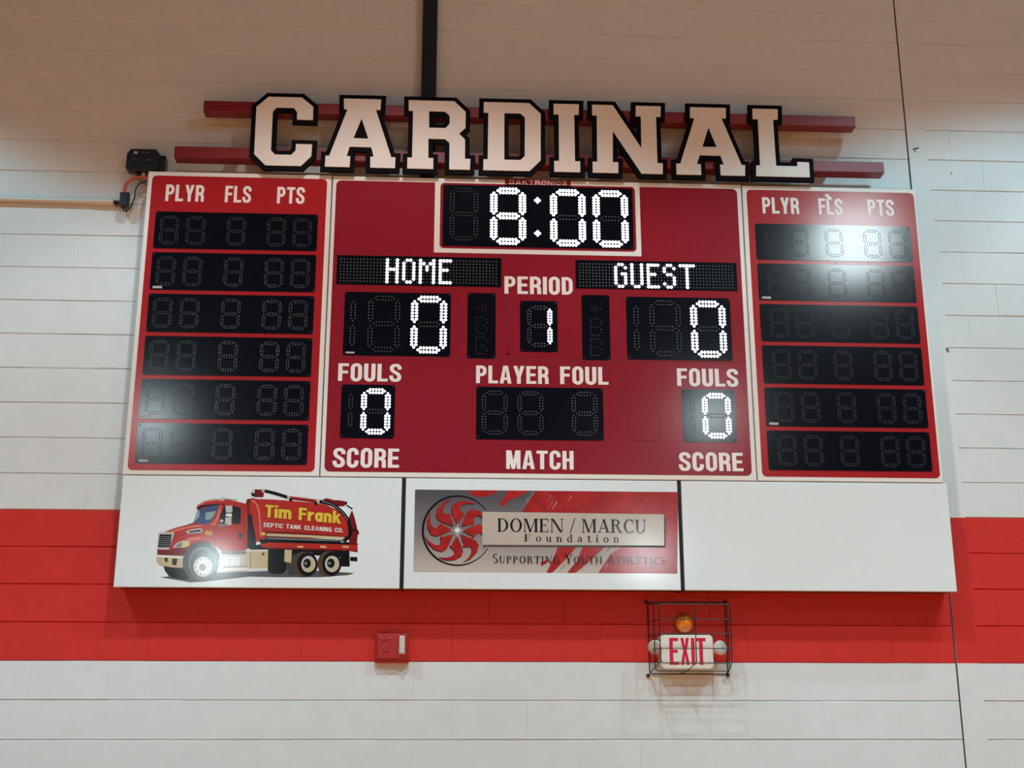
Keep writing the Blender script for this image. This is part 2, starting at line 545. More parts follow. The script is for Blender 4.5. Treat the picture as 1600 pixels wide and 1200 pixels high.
# sides of the control joint and a solid core behind the faces
mb.add([(JX - .006, 0, 0), (JX - .006, .03, 0), (JX - .006, .03, 8.1), (JX - .006, 0, 8.1)], [(0, 1, 2, 3)], 0)
mb.add([(JX + .004, 0, 0), (JX + .004, .03, 0), (JX + .004, .03, 8.1), (JX + .004, 0, 8.1)], [(0, 1, 2, 3)], 0)
mb.box(-6.5, 6.8, -.25, -.012, 0, 8.1)
o = mb.build('wall_back', [M['wall_white'], M['wall_red']])
o['kind'] = 'structure'
o = MB().box(JX - .006, JX + .004, -.012, -.006, 0, 8.1).build('trim_1', M['joint'])
o['kind'] = 'structure'
o = MB().add([(-14, 0.2, 0), (-14, -46, 0), (14, -46, 0), (14, 0.2, 0)], [(0, 1, 2, 3)]).build('floor', M['wood'])
o['kind'] = 'structure'
# ------------------------------------------------------------------ LED digits
LEDMESH = {}


def seg_dots(cx, cz, horiz, n, pitch, gap):
    """one segment: n pairs of LEDs with a single LED at each pointed end"""
    out = []
    for i in range(n):
        s = (i - (n - 1) / 2) * pitch
        for g in (-gap / 2, gap / 2):
            out.append((cx + s, cz + g) if horiz else (cx + g, cz + s))
    e = (n - 1) / 2 * pitch + pitch * .82
    for s in (-e, e):
        out.append((cx + s, cz) if horiz else (cx, cz + s))
    return out


SEGS = {'0': 'abcdef', '1': 'bc', '8': 'abcdefg'}


def digit_mesh(key, w, h, nh, nv, lit, only=None, r_on=.42, r_off=.28):
    """seven-segment figure centred on the origin; w, h = outer size; lit = figure that glows ('' = dark)"""
    if key in LEDMESH:
        return LEDMESH[key]
    gap = w * .118
    hw, hh = w / 2 - gap / 2 - w * .02, h / 2 - gap / 2 - w * .02
    ph = (2 * hw - gap * 1.7) / (nh + 1.0)
    pv = (hh - gap * 1.0) / (nv + 1.0)
    cen = {'a': (0, hh, 1), 'g': (0, 0, 1), 'd': (0, -hh, 1), 'f': (-hw, hh / 2, 0), 'b': (hw, hh / 2, 0), 'e': (-hw, -hh / 2, 0), 'c': (hw, -hh / 2, 0)}
    on = SEGS.get(lit, '')
    mb = MB()
    for s, (cx, cz, hz) in cen.items():
        if only and s not in only:
            continue
        p = ph if hz else pv
        for (x, z) in seg_dots(cx, cz, hz, nh if hz else nv, p, gap):
            if s in on:
                tip = abs((x - cx) if not hz else (z - cz)) < 1e-6
                ac, al = (gap * .38 if tip else gap * .46) * r_on / .46, p * r_on
                mb.dome(x, z, 0, al if hz else ac, .002, 8, 1, ac if hz else al)
            else:
                mb.dome(x, z, 0, min(gap, p) * r_off, .0012, 6, 0)
    me = bpy.data.meshes.new('digit')
    me.from_pydata(mb.v, [], mb.f)
    me.materials.append(M['led_off'])
    me.materials.append(M['led_on'])
    me.polygons.foreach_set('material_index', mb.m)
    LEDMESH[key] = me
    return me


def put_digit(me, x, z, panel, label=None):
    o = bpy.data.objects.new('digit', me)
    COL.objects.link(o)
    o.parent = panel
    o.location = Vector((x, -PF, z)) - ORI[panel]
    if label:
        o['label'] = label
    return o


FRONT = .150          # face of the scoreboard cabinets
RF = .1510            # red printed face
PF = .1535            # face of the black digit panels


def cabinet(x0, x1, z0, z1, parent):
    return MB().box(x0, x1, .004, FRONT, z0, z1, .004).build('cabinet', M['cab_white'], parent)


def panel(x0, x1, z0, z1, parent, r=.012, screws=True, label=None):
    mb = MB()
    mb.prism(rrect(x0, x1, z0, z1, r), RF, PF, 0)
    if screws:
        for sx in (x0 + .012, x1 - .012):
            for sz in (z0 + .012, z1 - .012):
                mb.dome(sx, sz, PF, .0038, .0012, 8, 1)
    return mb.build('digit_panel', [M['black'], M['screw']], parent, label=label)


def caption(s, x0, x1, z0, z1, parent):
    return word('caption', s, x0, x1, z0, z1, RF, RF + .0008, M['caption'], parent)


def stats_board(x0, x1, z0, z1, px0, digs, caps, label, stickers):
    t = thing('player_stats_board', ((x0 + x1) / 2, 0, z0), label, 'scoreboard', 'side wings of the scoreboard')
    cabinet(x0, x1, z0, z1, t)
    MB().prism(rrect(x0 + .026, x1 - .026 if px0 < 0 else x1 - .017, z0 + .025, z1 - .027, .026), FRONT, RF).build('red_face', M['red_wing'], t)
    for s, a, b in caps:
        caption(s, a, b, 4.600, 4.704, t)
    dm = digit_mesh('stat', .107, .176, 4, 4, '')
    for i in range(6):
        zb = 4.3055 - i * .2518
        p = panel(px0, px0 + .933, zb, zb + .2275, t)
        for dx in digs:
            put_digit(dm, px0 + dx, zb + .1130, p)
        if i in stickers:
            MB().box(px0 + .018, px0 + .070, PF, PF + .0006, zb + .008, zb + .022).build('sticker', M['sticker'], p)
        # screw heads along the rail above each row
        for sx in (.30, .47, .66):
            MB().dome(px0 + sx, zb + .2275 + .012, RF, .0035, .0014, 8).build('screw', M['screw'], t)
    return t


DL = (.083, .234, .465, .696, .845)
left_board = stats_board(-2.281, -1.2155, 2.984, 4.787, -2.2175, DL,
                         (('PLYR', -2.171, -1.950), ('FLS', -1.829, -1.679), ('PTS', -1.528, -1.369)),
                         'left wing of the scoreboard, six black player rows, glare on its two lowest rows', (1, 4, 5))
DR = (.110, .260, .468, .699, .849)
right_board = stats_board(1.2195, 2.276, 2.984, 4.779, 1.2845, DR,
                          (('PLYR', 1.336, 1.556), ('FLS', 1.675, 1.819), ('PTS', 1.972, 2.130)),
                          'right wing of the scoreboard with a scrap of white tape at its FLS heading', (1, 4))
# scrap of tape over the right FLS caption
mb = MB()
mb.prism([(1.716, 4.726), (1.735, 4.735), (1.752, 4.712), (1.757, 4.716), (1.757, 4.694), (1.742, 4.699), (1.738, 4.702)], RF + .0008, RF + .0014)
mb.build('tape_scrap', M['caption'], right_board, label='crooked scrap of white tape')

# ---- centre board
cen = thing('scoreboard', (0, 0, 2.984), 'red centre scoreboard with lit white clock, HOME and GUEST scores', 'scoreboard')
cabinet(-1.2095, 1.2135, 2.984, 4.784, cen)
mb = MB()
mb.prism(rrect(-1.188, 1.188, 3.012, 4.754, .030), FRONT, RF)
mb.box(-1.186, 1.186, RF, RF + .0003, 3.6685, 3.6725, 0, 1)
mb.prism(rrect(-.197, .194, 4.742, 4.7838, .001), FRONT, RF, 0)
mb.build('red_face', [M['red'], M['red_dark']], cen)
# raised blank cover left of the right fouls digits
mb = MB()
mb.prism([rrect(.499, .676, 3.205, 3.436, .006), rrect(.5015, .6735, 3.2075, 3.4335, .005)], RF, RF + .0010, 1)
mb.prism(rrect(.5015, .6735, 3.2075, 3.4335, .005), RF, RF + .0012, 0)
mb.build('blank_cover', [M['red'], M['red_dark']], cen)
caption('PERIOD', -.199, .197, 4.066, 4.173, cen)
caption('FOULS', -1.133, -.780, 3.530, 3.633, cen)
caption('PLAYER', -.358, .052, 3.528, 3.632, cen)
caption('FOUL', .118, .393, 3.529, 3.633, cen)
caption('FOULS', .786, 1.136, 3.528, 3.632, cen)
caption('SCORE', -1.142, -.779, 3.036, 3.144, cen)
caption('MATCH', -.187, .188, 3.037, 3.142, cen)
caption('SCORE', .780, 1.141, 3.037, 3.142, cen)
word('maker_name', 'DAKTRONICS', -.170, .171, 4.753, 4.779, RF, RF + .0006, M['caption'], cen, w=.86, t=.155, h=.15, space=.26)
# clock
mb = MB()
mb.prism([[(-.609, 4.312), (.603, 4.312), (.603, 4.770), (.194, 4.770), (.194, 4.7535), (-.197, 4.7535), (-.197, 4.770), (-.609, 4.770)],
          rrect(-.577, .575, 4.339, 4.7525, .024)], RF, RF + .0010)
mb.build('clock_frame', M['cab_white'], cen)
p = panel(-.560, .559, 4.354, 4.740, cen, .010)
big = (.200, .352, 6, 7)
put_digit(digit_mesh('clk_off', .165, .332, 6, 7, '', r_off=.26), -.437, 4.556, p)
put_digit(digit_mesh('clk_8', *big, '8', r_on=.46), -.178, 4.549, p, 'lit white figure 8')
put_digit(digit_mesh('clk_0', *big, '0', r_on=.46), .174, 4.546, p, 'lit white zero')
put_digit(digit_mesh('clk_0', *big, '0', r_on=.46), .426, 4.545, p, 'lit white zero')
for z in (4.652, 4.443):
    mb = MB()
    for a, b in ((-.006, .006), (.006, .006), (-.006, -.006), (.006, -.006), (0, .014), (0, -.014), (.014, 0), (-.014, 0), (0, 0)):
        mb.dome(-.005 + a, z + b, PF, .0068, .002, 8)
    mb.build('colon_dot', M['led_on'], p)
# team names
GL = {'H': ['1001'] * 3 + ['1111'] + ['1001'] * 4, 'O': ['0110'] + ['1001'] * 6 + ['0110'],
      'M': ['10001', '11011', '10101', '10101', '10001', '10001', '10001', '10001'],
      'E': ['1111', '1000', '1000', '1110', '1000', '1000', '1000', '1111'],
      'G': ['0110', '1001', '1000', '1011', '1001', '1001', '1001', '0110'],
      'U': ['1001'] * 7 + ['0110'], 'S': ['0110', '1001', '1000', '0110', '0001', '0001', '1001', '0110'],
      'T': ['11111'] + ['00100'] * 7}


def matrix(x0, x1, z0, z1, fx, pitch, words, label):
    p = panel(x0, x1, z0, z1, cen, .006, False, label)
    fz, pz = z1 - .0235, .0192
    lit = set()
    for ch, c0 in words:
        b = MB()
        for r, row in enumerate(GL[ch]):
            for c, v in enumerate(row):
                if v == '1':
                    lit.add((c0 + c, r))
                    b.dome(fx + (c0 + c) * pitch, fz - r * pz, PF, .0096, .002, 10)
        b.build('lit_letter', M['led_on'], p)
    a = MB()
    for c in range(48):
        for r in range(8):
            x, z = fx + c * pitch, fz - r * pz
            if (c, r) not in lit:
                a.dome(x, z, PF, .0048, .0014, 6)
    o = a.build('dot_grid', M['led_off'], p)
    o['kind'] = 'stuff'



matrix(-1.165, -.217, 4.105, 4.2835, -1.1425, .01908, (('H', 14), ('O', 19), ('M', 24), ('E', 30)), 'black dot display reading HOME')
matrix(.214, 1.161, 4.106, 4.281, .2400, .0190, (('G', 11), ('U', 16), ('E', 21), ('S', 26), ('T', 31)), 'black dot display reading GUEST')
# scores
sc = (.197, .336, 6, 6)
for x0, x1, xo, x8, x1d, side in ((-1.112, -.506, -.630, -.886, -1.065, 'home'), (.504, 1.111, .979, .729, .558, 'guest')):
    p = panel(x0, x1, 3.681, 4.060, cen, label='black panel with a lit zero for the %s side' % side)
    put_digit(digit_mesh('sc_1', .197, .320, 6, 6, '', only='bc', r_off=.26), x1d - .08, 3.870, p)
    put_digit(digit_mesh('sc_off', .182, .336, 6, 6, '', r_off=.26), x8, 3.871, p)
    put_digit(digit_mesh('sc_0', *sc, '0'), xo, 3.871, p, 'lit white zero')
    if side == 'home':
        MB().box(x0 + .018, x0 + .066, PF, PF + .0006, 3.691, 3.702).build('sticker', M['sticker'], p)
# bonus indicators
B8 = ['11110', '10001', '10001', '11110', '10001', '10001', '11110']
for xc in (-.329, .328):
    p = panel(xc - .081, xc + .080, 3.674, 4.066, cen)
    mb = MB()
    for zc in (3.871, 3.750):
        for r, row in enumerate(B8):
            for c, v in enumerate(row):
                if v == '1':
                    mb.dome(xc + (c - 2) * .0155, zc + (3 - r) * .0165, PF, .0030, .001, 6)
    s = -1 if xc < 0 else 1
    for c, n in ((0, 1), (1, 2), (2, 3), (3, 2)):
        for k in range(n):
            mb.dome(xc + s * (.028 - c * .016) * 1.0, 3.980 + (k - (n - 1) / 2) * .017, PF, .0030, .001, 6)
    mb.build('bonus_lights', M['led_off'], p)
# period, fouls, match
p = panel(-.109, .107, 3.718, 4.024, cen)
put_digit(digit_mesh('per', .140, .246, 4, 5, '1'), .003, 3.871, p, 'period figure with only its right strokes lit')
for x0, x1, x0d, x1d in ((-1.110, -.811, -.917, -1.061), (.809, 1.112, 1.004, .862)):
    p = panel(x0, x1, 3.2015, 3.5095, cen)
    put_digit(digit_mesh('f_1', .157, .235, 5, 5, '', only='bc'), x1d - .062, 3.357, p)
    put_digit(digit_mesh('f_0', .157, .258, 5, 5, '0'), x0d, 3.356, p, 'lit white zero')
p = panel(-.356, .360, 3.203, 3.507, cen)
for x in (-.252, -.051, .2545):
    put_digit(digit_mesh('m_8', .145, .252, 5, 5, ''), x, 3.357, p)
# small printed emblem left of the period figure
mb = MB()
for r0, r1, a0, a1 in ((.026, .0295, 30, 150), (.026, .0295, 210, 330)):
    q = [(-.176 + r1 * math.cos(math.radians(a)), 3.727 + r1 * math.sin(math.radians(a))) for a in range(a0, a1 + 1, 15)]
    q += [(-.176 + r0 * math.cos(math.radians(a)), 3.727 + r0 * math.sin(math.radians(a))) for a in range(a1, a0 - 1, -15)]
    mb.prism(q, RF, RF + .0005)
mb.box(-.180, -.172, RF, RF + .0005, 3.712, 3.744)
mb.prism(circle(-.176, 3.701, .009, 12), RF, RF + .0005)
mb.build('emblem', M['ink_r'], cen)

# printed truck: ink letter, outline in units of 0.2 mm from the lower left corner of its sign
TRUCK = [
('s','1632,200 2025,134 2663,189 3572,297 4423,285 5446,292 6212,356 6365,409 4924,494 3564,433 2042,372 1540,301 1205,265'),
('K','3549,699 4019,496 4146,375 4435,377 4528,463 4620,560 4894,903 5966,838 6000,582 6231,583 6202,1060 3958,1190 3526,1114'),
('K','1334,418 1439,298 1732,215 1996,205 1804,542 1277,550'),
('D','4559,803 4523,560 4630,342 4919,368 5231,979 4843,952'),
('r','3416,1241 3655,1243 3589,2431 3384,2394 3342,2218'),
('R','3510,1694 3564,1346 3673,1234 3827,1235 3892,1297 4370,1335 5402,1343 6142,1366 6188,1541 6163,1751 6034,1952 5820,2126 5537,2255 5188,2314 4596,2361 4058,2392 3625,2405 3522,2395 3458,2307'),
('P','3489,2348 3506,2340 3528,2331 3553,2320 3576,2305 3597,2285 3616,2257 3637,2223 3656,2184 3674,2141 3689,2093 3702,2040 3713,1981 3722,1918 3731,1851 3741,1781 3751,1700 3762,1608 3773,1516 3782,1437 3788,1381 3832,1384 3826,1440 3817,1519 3807,1611 3795,1704 3785,1785 3776,1855 3767,1923 3757,1987 3746,2047 3733,2103 3716,2155 3697,2202 3676,2244 3654,2281 3630,2314 3603,2340 3573,2360 3544,2373 3521,2383 3506,2390'),
('r','3543,1415 3613,1381 3602,1590 3524,2044 3485,1833'),
('r','3885,1435 4883,1391 6108,1349 6106,1401 4878,1496 3880,1531'),
('T','3959,1399 4970,1365 6046,1329 6068,1379 4967,1432 3968,1461'),
('D','3904,1288 3955,1239 4976,1232 5952,1225 5998,1304 4971,1346 3947,1387'),
('g','4000,1318 4974,1287 5901,1264 5901,1284 4973,1316 3998,1350'),
('Y','3927,1475 3910,1490 3886,1498 3860,1498 3837,1489 3822,1474 3817,1455 3824,1435 3841,1420 3865,1412 3891,1412 3914,1421 3929,1436 3934,1456'),
('K','3813,1177 4055,1191 6418,1155 6429,1209 6060,1256 3782,1299'),
('R','3842,1096 4086,1052 6228,1011 6429,988 6418,1172 4053,1220 3837,1177'),
('r','4087,1044 6204,1006 6429,968 6428,1008 6227,1040 4085,1081'),
('T','4803,1084 4969,1080 4962,1129 4806,1133'),
('T','5416,1088 5582,1085 5575,1134 5419,1138'),
('T','6015,1093 6181,1089 6175,1138 6018,1142'),
('r','6196,1207 6394,1160 6420,1456 6389,1653 6319,1901 6238,2125 6114,1800'),
('r','5615,2319 5816,2221 6013,2223 6084,2286 6094,2349 5908,2385 5736,2391 5537,2444 5415,2405'),
('K','6035,2278 6090,2261 6101,2359 6057,2349'),
('K','6076,2232 6240,2133 6259,2167 6095,2265'),
('K','6230,1562 6406,1537 6412,1453 6453,1459 6428,1572 6235,1604'),
('K','5337,2298 5382,2290 5446,2279 5518,2265 5590,2249 5650,2229 5701,2205 5750,2177 5797,2146 5843,2111 5887,2073 5931,2031 5974,1985 6015,1936 6052,1887 6082,1838 6107,1790 6128,1740 6144,1690 6156,1642 6164,1597 6168,1556 6169,1519 6166,1486 6159,1457 6148,1431 6127,1404 6094,1374 6056,1344 6019,1319 5994,1299 6053,1221 6078,1239 6114,1265 6157,1298 6198,1336 6231,1378 6251,1423 6262,1467 6266,1513 6265,1560 6260,1608 6251,1660 6237,1715 6218,1772 6195,1830 6166,1886 6131,1941 6090,1996 6046,2050 5998,2100 5950,2146 5902,2188 5852,2226 5799,2261 5743,2293 5683,2321 5613,2344 5535,2362 5460,2376 5395,2387 5351,2396'),
('g','5416,2332 5453,2324 5507,2314 5568,2300 5630,2283 5687,2260 5739,2232 5791,2199 5842,2161 5891,2121 5937,2078 5982,2027 6027,1968 6069,1908 6104,1856 6129,1819 6146,1831 6121,1867 6086,1920 6043,1980 5998,2040 5951,2092 5904,2136 5854,2178 5802,2216 5749,2250 5695,2280 5636,2303 5572,2321 5510,2335 5457,2345 5419,2353'),
('g','6050,1275 6030,1289 6003,1294 5976,1289 5957,1274 5951,1255 5959,1235 5979,1221 6006,1216 6032,1221 6052,1236 6058,1256'),
('K','3837,2585 3874,2577 3926,2565 3988,2551 4054,2535 4120,2518 4195,2497 4280,2471 4366,2444 4440,2421 4493,2404 4515,2489 4463,2505 4388,2529 4302,2555 4216,2582 4140,2604 4071,2621 4003,2638 3941,2652 3889,2663 3852,2672'),
('r','4501,2401 4920,2355 5278,2308 5286,2399 4927,2446 4507,2492'),
('R','4514,2447 4921,2401 5279,2355 5283,2393 4924,2440 4517,2486'),
('r','3597,2451 3817,2453 3836,2553 3805,2666 3585,2663 3468,2549'),
('K','3497,2475 3571,2475 3636,2614 3608,2676 3516,2575'),
('T','3586,2626 3570,2644 3549,2651 3528,2644 3514,2625 3510,2600 3517,2575 3533,2557 3554,2550 3575,2557 3589,2576 3593,2601'),
('T','3842,2653 3826,2672 3805,2678 3784,2671 3770,2653 3766,2628 3773,2603 3789,2584 3810,2578 3831,2585 3845,2603 3849,2628'),
('T','4538,2485 4522,2503 4501,2509 4480,2502 4466,2484 4462,2459 4468,2434 4484,2416 4506,2409 4526,2416 4541,2434 4545,2460'),
('T','5334,2392 5318,2410 5296,2417 5276,2410 5261,2391 5257,2366 5263,2341 5280,2323 5301,2316 5321,2323 5336,2342 5340,2367'),
('K','4533,2344 4602,2335 4604,2415 4517,2422'),
('K','5220,2256 5287,2241 5296,2316 5209,2328'),
('K','6233,737 6423,724 6429,841 6229,844'),
('T','4472,705 4658,663 4661,1019 4471,1028'),
('n','5360,715 5332,788 5288,854 5232,908 5166,949 5093,974 5017,983 4942,973 4871,947 4808,905 4757,850 4720,784 4698,711 4694,634 4706,557 4734,484 4778,419 4834,365 4900,325 4972,300 5048,291 5123,300 5193,326 5256,368 5307,423 5344,488 5366,561 5372,638'),
('K','5362,710 5338,778 5303,839 5257,889 5203,927 5143,951 5081,959 5020,950 4962,926 4912,887 4870,836 4840,774 4823,706 4819,635 4830,563 4853,496 4889,435 4935,385 4989,347 5048,324 5110,316 5171,324 5228,348 5278,387 5320,438 5350,499 5368,567 5372,638'),
('n','5991,732 5965,805 5924,870 5871,925 5809,966 5740,991 5668,1000 5597,990 5530,964 5471,922 5422,867 5387,801 5366,727 5361,650 5373,574 5399,501 5440,436 5493,381 5555,341 5624,316 5695,308 5766,317 5833,343 5892,384 5940,439 5976,505 5997,578 6002,655'),
('K','5993,726 5971,794 5938,855 5896,906 5845,944 5790,968 5732,976 5675,967 5622,943 5574,904 5535,852 5507,791 5491,723 5488,651 5497,580 5519,512 5552,451 5595,401 5645,363 5700,340 5757,332 5814,341 5868,365 5915,403 5954,454 5982,515 5998,583 6002,655'),
('G','5302,691 5286,738 5261,779 5230,814 5193,840 5152,856 5110,861 5068,855 5029,839 4994,812 4966,777 4945,735 4933,689 4931,640 4937,592 4954,545 4978,504 5009,470 5046,444 5087,428 5129,423 5171,429 5210,445 5245,471 5273,506 5294,548 5306,594 5308,643'),
('T','5279,668 5267,706 5247,740 5222,769 5193,790 5160,803 5127,807 5093,803 5062,789 5035,767 5012,739 4996,704 4986,666 4984,626 4990,586 5003,548 5022,514 5047,486 5077,464 5109,451 5143,447 5176,452 5207,465 5234,487 5257,516 5273,550 5283,588 5285,628'),
('K','5183,690 5174,716 5161,740 5144,760 5124,775 5102,784 5079,787 5056,784 5035,775 5017,759 5002,739 4990,715 4984,688 4983,660 4987,632 4995,605 5009,581 5026,561 5046,546 5068,537 5090,534 5113,538 5134,547 5152,562 5168,582 5179,606 5185,633 5186,661'),
('g','5083,683 5068,699 5049,704 5030,698 5016,682 5012,660 5018,638 5033,622 5053,617 5072,623 5085,639 5090,661'),
('G','5937,701 5922,747 5897,789 5866,823 5829,849 5788,865 5746,870 5704,865 5665,848 5630,822 5601,786 5580,745 5568,698 5565,649 5572,601 5588,554 5612,513 5643,479 5680,453 5721,437 5763,432 5805,437 5844,454 5879,480 5908,515 5929,557 5941,603 5944,652'),
('T','5915,677 5902,715 5883,749 5858,778 5829,799 5796,812 5763,817 5729,812 5698,798 5670,777 5648,748 5631,713 5621,675 5619,635 5625,595 5637,557 5657,523 5682,495 5711,473 5743,460 5777,456 5810,461 5841,474 5869,496 5892,525 5908,559 5918,597 5920,637'),
('K','5818,699 5810,726 5797,750 5780,770 5760,785 5738,794 5715,797 5692,793 5671,784 5652,769 5637,748 5626,724 5619,697 5618,669 5622,641 5630,614 5643,590 5660,570 5680,556 5702,546 5725,543 5747,547 5769,556 5787,571 5803,591 5814,616 5820,642 5822,671'),
('g','5719,692 5704,708 5684,714 5665,708 5651,691 5647,669 5653,648 5668,632 5688,626 5707,632 5720,648 5725,670'),
('T','3437,480 4043,496 4027,1024 3398,1015'),
('w','3401,976 4029,990 4027,1024 3398,1015'),
('w','3437,480 4043,493 4041,527 3435,514'),
('D','3873,867 3932,860 3935,933 3863,933'),
('D','3578,529 3593,529 3569,943 3555,943'),
('K','3458,1052 3700,1054 3684,1336 3592,1680 3527,1976 3371,1925'),
('R','1832,833 1895,955 2053,1115 2238,1226 2481,1204 2811,962 3413,995 3464,1040 3443,1728 3384,2254 3289,2285 2893,2374 2551,2386 2261,2338 2074,2224 2032,2132 2083,2088 1974,1735 1821,1677 1536,1601 1277,1501 1137,1438 1086,1315 1079,1010 1090,864'),
('r','1090,864 1819,838 1871,955 1840,1052 1528,1038 1387,1000 1079,998'),
('P','1496,1478 1827,1579 2114,1630 2306,1669 2110,1692 1824,1635 1373,1514'),
('r','1822,1653 2207,1693 2108,1722 1821,1677 1488,1588'),
('P','2087,2212 2112,2200 2288,2308 2553,2346 2773,2338 2772,2363 2551,2378 2261,2338'),
('P','1925,1224 2138,1287 2280,1325 2133,1360 1821,1321'),
('P','2572,1671 2657,1870 2709,2193 2662,2167 2543,1745 2449,1695'),
('K','2107,2098 2224,2163 2586,2212 2729,2263 2607,2262 2172,2218 2037,2132'),
('B','2050,2038 2045,1939 1985,1753 2256,1693 2424,1714 2488,1843 2595,2067 2621,2237 2274,2152 2112,2093'),
('b','2296,1817 2441,1831 2530,1943 2571,2062 2295,2010'),
('b','1996,1765 2032,1778 2131,1915 2133,2076 2050,2038'),
('K','2679,1895 2675,1771 2728,1710 2935,1699 3189,1706 3247,1751 3242,2098 3198,2177 2976,2215 2770,2193'),
('G','2842,2020 2976,2016 3010,2059 2996,2215 2811,2206'),
('w','2836,1921 3007,1910 3002,1997 2847,2015'),
('G','2831,1723 2900,1674 3008,1687 2995,1902 2830,1891'),
('K','2819,1995 3002,1992 3000,2016 2818,2020'),
('G','2780,1814 2761,1830 2737,1836 2713,1830 2696,1813 2691,1791 2699,1769 2718,1752 2742,1747 2766,1753 2783,1769 2788,1792'),
('g','2658,1660 2769,1624 2888,1662 2885,1723 2643,1697'),
('K','2719,2250 2767,2209 2780,2164 2813,2173 2795,2228 2740,2276'),
('G','2680,2354 2784,2355 2767,2443 2681,2442'),
('G','3067,2333 3120,2334 3111,2408 3062,2408'),
('g','2769,2391 3064,2369 3064,2383 2770,2405'),
('T','2382,2349 2600,2371 2598,2404 2356,2376'),
('D','3203,1356 3250,1295 3321,1333 3318,1468 3191,1474'),
('r','2562,1671 2575,1253 2585,1253 2573,1671'),
('r','3290,2248 3343,1678 3370,1039 3382,1039 3355,1678 3302,2248'),
('Y','2318,1482 2513,1464 2511,1493 2316,1516'),
('Y','2322,1423 2504,1407 2503,1437 2320,1460'),
('G','1862,1432 2222,1471 2255,1521 2189,1594 1903,1543 1797,1493'),
('K','1908,1464 2220,1496 2168,1557 1869,1498'),
('G','1079,1010 1387,1000 1499,1441 1460,1478 1158,1482 1076,1450'),
('K','1089,1059 1418,1061 1433,1416 1110,1413'),
('g','1108,1342 1431,1345 1432,1362 1110,1359'),
('g','1105,1291 1428,1293 1429,1311 1106,1308'),
('g','1102,1239 1424,1242 1426,1259 1103,1257'),
('g','1099,1188 1421,1191 1422,1208 1100,1205'),
('g','1095,1137 1418,1139 1419,1156 1096,1154'),
('g','1092,1086 1414,1088 1415,1105 1093,1103'),
('G','1768,1056 1909,1106 1927,1199 1887,1253 1730,1252 1578,1184 1491,1062'),
('Y','1779,1076 1908,1121 1889,1224 1758,1198'),
('g','1719,1071 1722,1198 1627,1173 1550,1079'),
('T','1095,670 1177,598 1457,534 1771,512 1823,687 1833,821 1066,857'),
('w','1075,803 1831,772 1832,828 1066,861'),
('K','1314,684 1369,655 1379,781 1283,785'),
('K','1500,600 1610,577 1624,710 1645,759 1500,767'),
('D','1914,688 2252,1031 2731,693 2745,864 2636,1058 2457,1203 2237,1246 2026,1151 1869,991 1821,821'),
('n','2587,795 2549,904 2493,1001 2422,1083 2340,1144 2249,1181 2156,1194 2065,1180 1980,1141 1905,1079 1846,996 1803,898 1780,789 1778,675 1797,560 1835,452 1891,356 1962,275 2044,215 2133,178 2226,165 2317,179 2401,217 2475,278 2535,360 2578,457 2602,566 2605,680'),
('D','2713,798 2672,909 2611,1008 2533,1091 2442,1153 2343,1192 2240,1204 2139,1190 2045,1150 1962,1087 1896,1003 1848,903 1822,792 1819,675 1839,559 1880,448 1941,350 2019,268 2110,207 2208,169 2310,156 2411,170 2504,209 2587,272 2653,354 2701,454 2728,565 2732,681'),
('g','2647,741 2614,834 2566,917 2504,986 2432,1037 2354,1069 2272,1080 2193,1068 2118,1035 2054,982 2001,912 1964,829 1944,737 1942,639 1957,542 1990,451 2039,369 2101,300 2172,249 2250,217 2331,207 2410,218 2484,251 2549,303 2601,372 2639,455 2660,547 2662,644'),
('D','2630,709 2600,793 2555,869 2497,933 2430,980 2357,1009 2281,1019 2207,1008 2138,978 2077,929 2028,866 1993,789 1974,704 1972,615 1987,527 2017,442 2063,367 2120,304 2187,257 2260,229 2335,219 2409,229 2478,259 2538,307 2587,370 2622,446 2642,531 2645,620'),
('G','2560,612 2537,669 2504,720 2462,763 2412,795 2358,815 2302,822 2247,814 2195,794 2150,761 2113,718 2087,666 2072,609 2070,548 2081,488 2103,431 2136,380 2179,337 2228,305 2282,286 2338,279 2393,286 2444,307 2490,339 2526,382 2553,434 2567,491 2570,551'),
('w','2502,596 2484,643 2458,685 2424,720 2385,747 2342,763 2298,768 2255,762 2214,745 2178,718 2150,683 2129,640 2118,593 2116,544 2125,494 2142,447 2169,405 2202,370 2241,344 2284,328 2328,323 2371,328 2412,345 2447,372 2476,407 2497,450 2508,497 2510,546'),
('g','2406,576 2387,606 2360,629 2328,640 2295,640 2264,628 2240,605 2226,574 2222,539 2230,505 2249,474 2276,452 2308,440 2342,440 2372,452 2396,475 2411,506 2414,541'),
('g','2502,563 2487,570 2472,563 2467,546 2474,529 2490,522 2505,529 2510,546'),
('g','2477,446 2461,453 2447,446 2441,429 2449,412 2465,405 2479,412 2485,429'),
('g','2396,374 2380,381 2365,374 2360,357 2367,340 2383,333 2398,340 2403,357'),
('g','2289,373 2273,380 2258,373 2253,356 2261,339 2276,332 2291,339 2296,356'),
('g','2198,445 2182,452 2167,444 2162,427 2169,410 2185,403 2200,411 2205,428'),
('g','2157,561 2141,568 2126,561 2121,544 2129,527 2144,520 2159,527 2164,544'),
('g','2182,678 2166,685 2151,678 2146,661 2154,644 2169,637 2184,644 2189,661'),
('g','2263,751 2248,758 2233,751 2228,733 2235,716 2251,709 2266,717 2271,734'),
('g','2370,752 2355,759 2340,751 2335,734 2342,717 2358,710 2373,717 2378,735'),
('g','2462,680 2446,687 2431,680 2426,663 2433,645 2449,638 2464,646 2469,663'),
('g','2790,908 3442,913 3426,978 2774,974'),
('G','2884,561 3438,565 3431,893 2815,889'),
('w','2907,585 3003,586 2990,804 2869,804'),
('w','3051,586 3292,588 3278,819 3037,817'),
('g','2863,512 3476,533 3473,577 2860,561'),
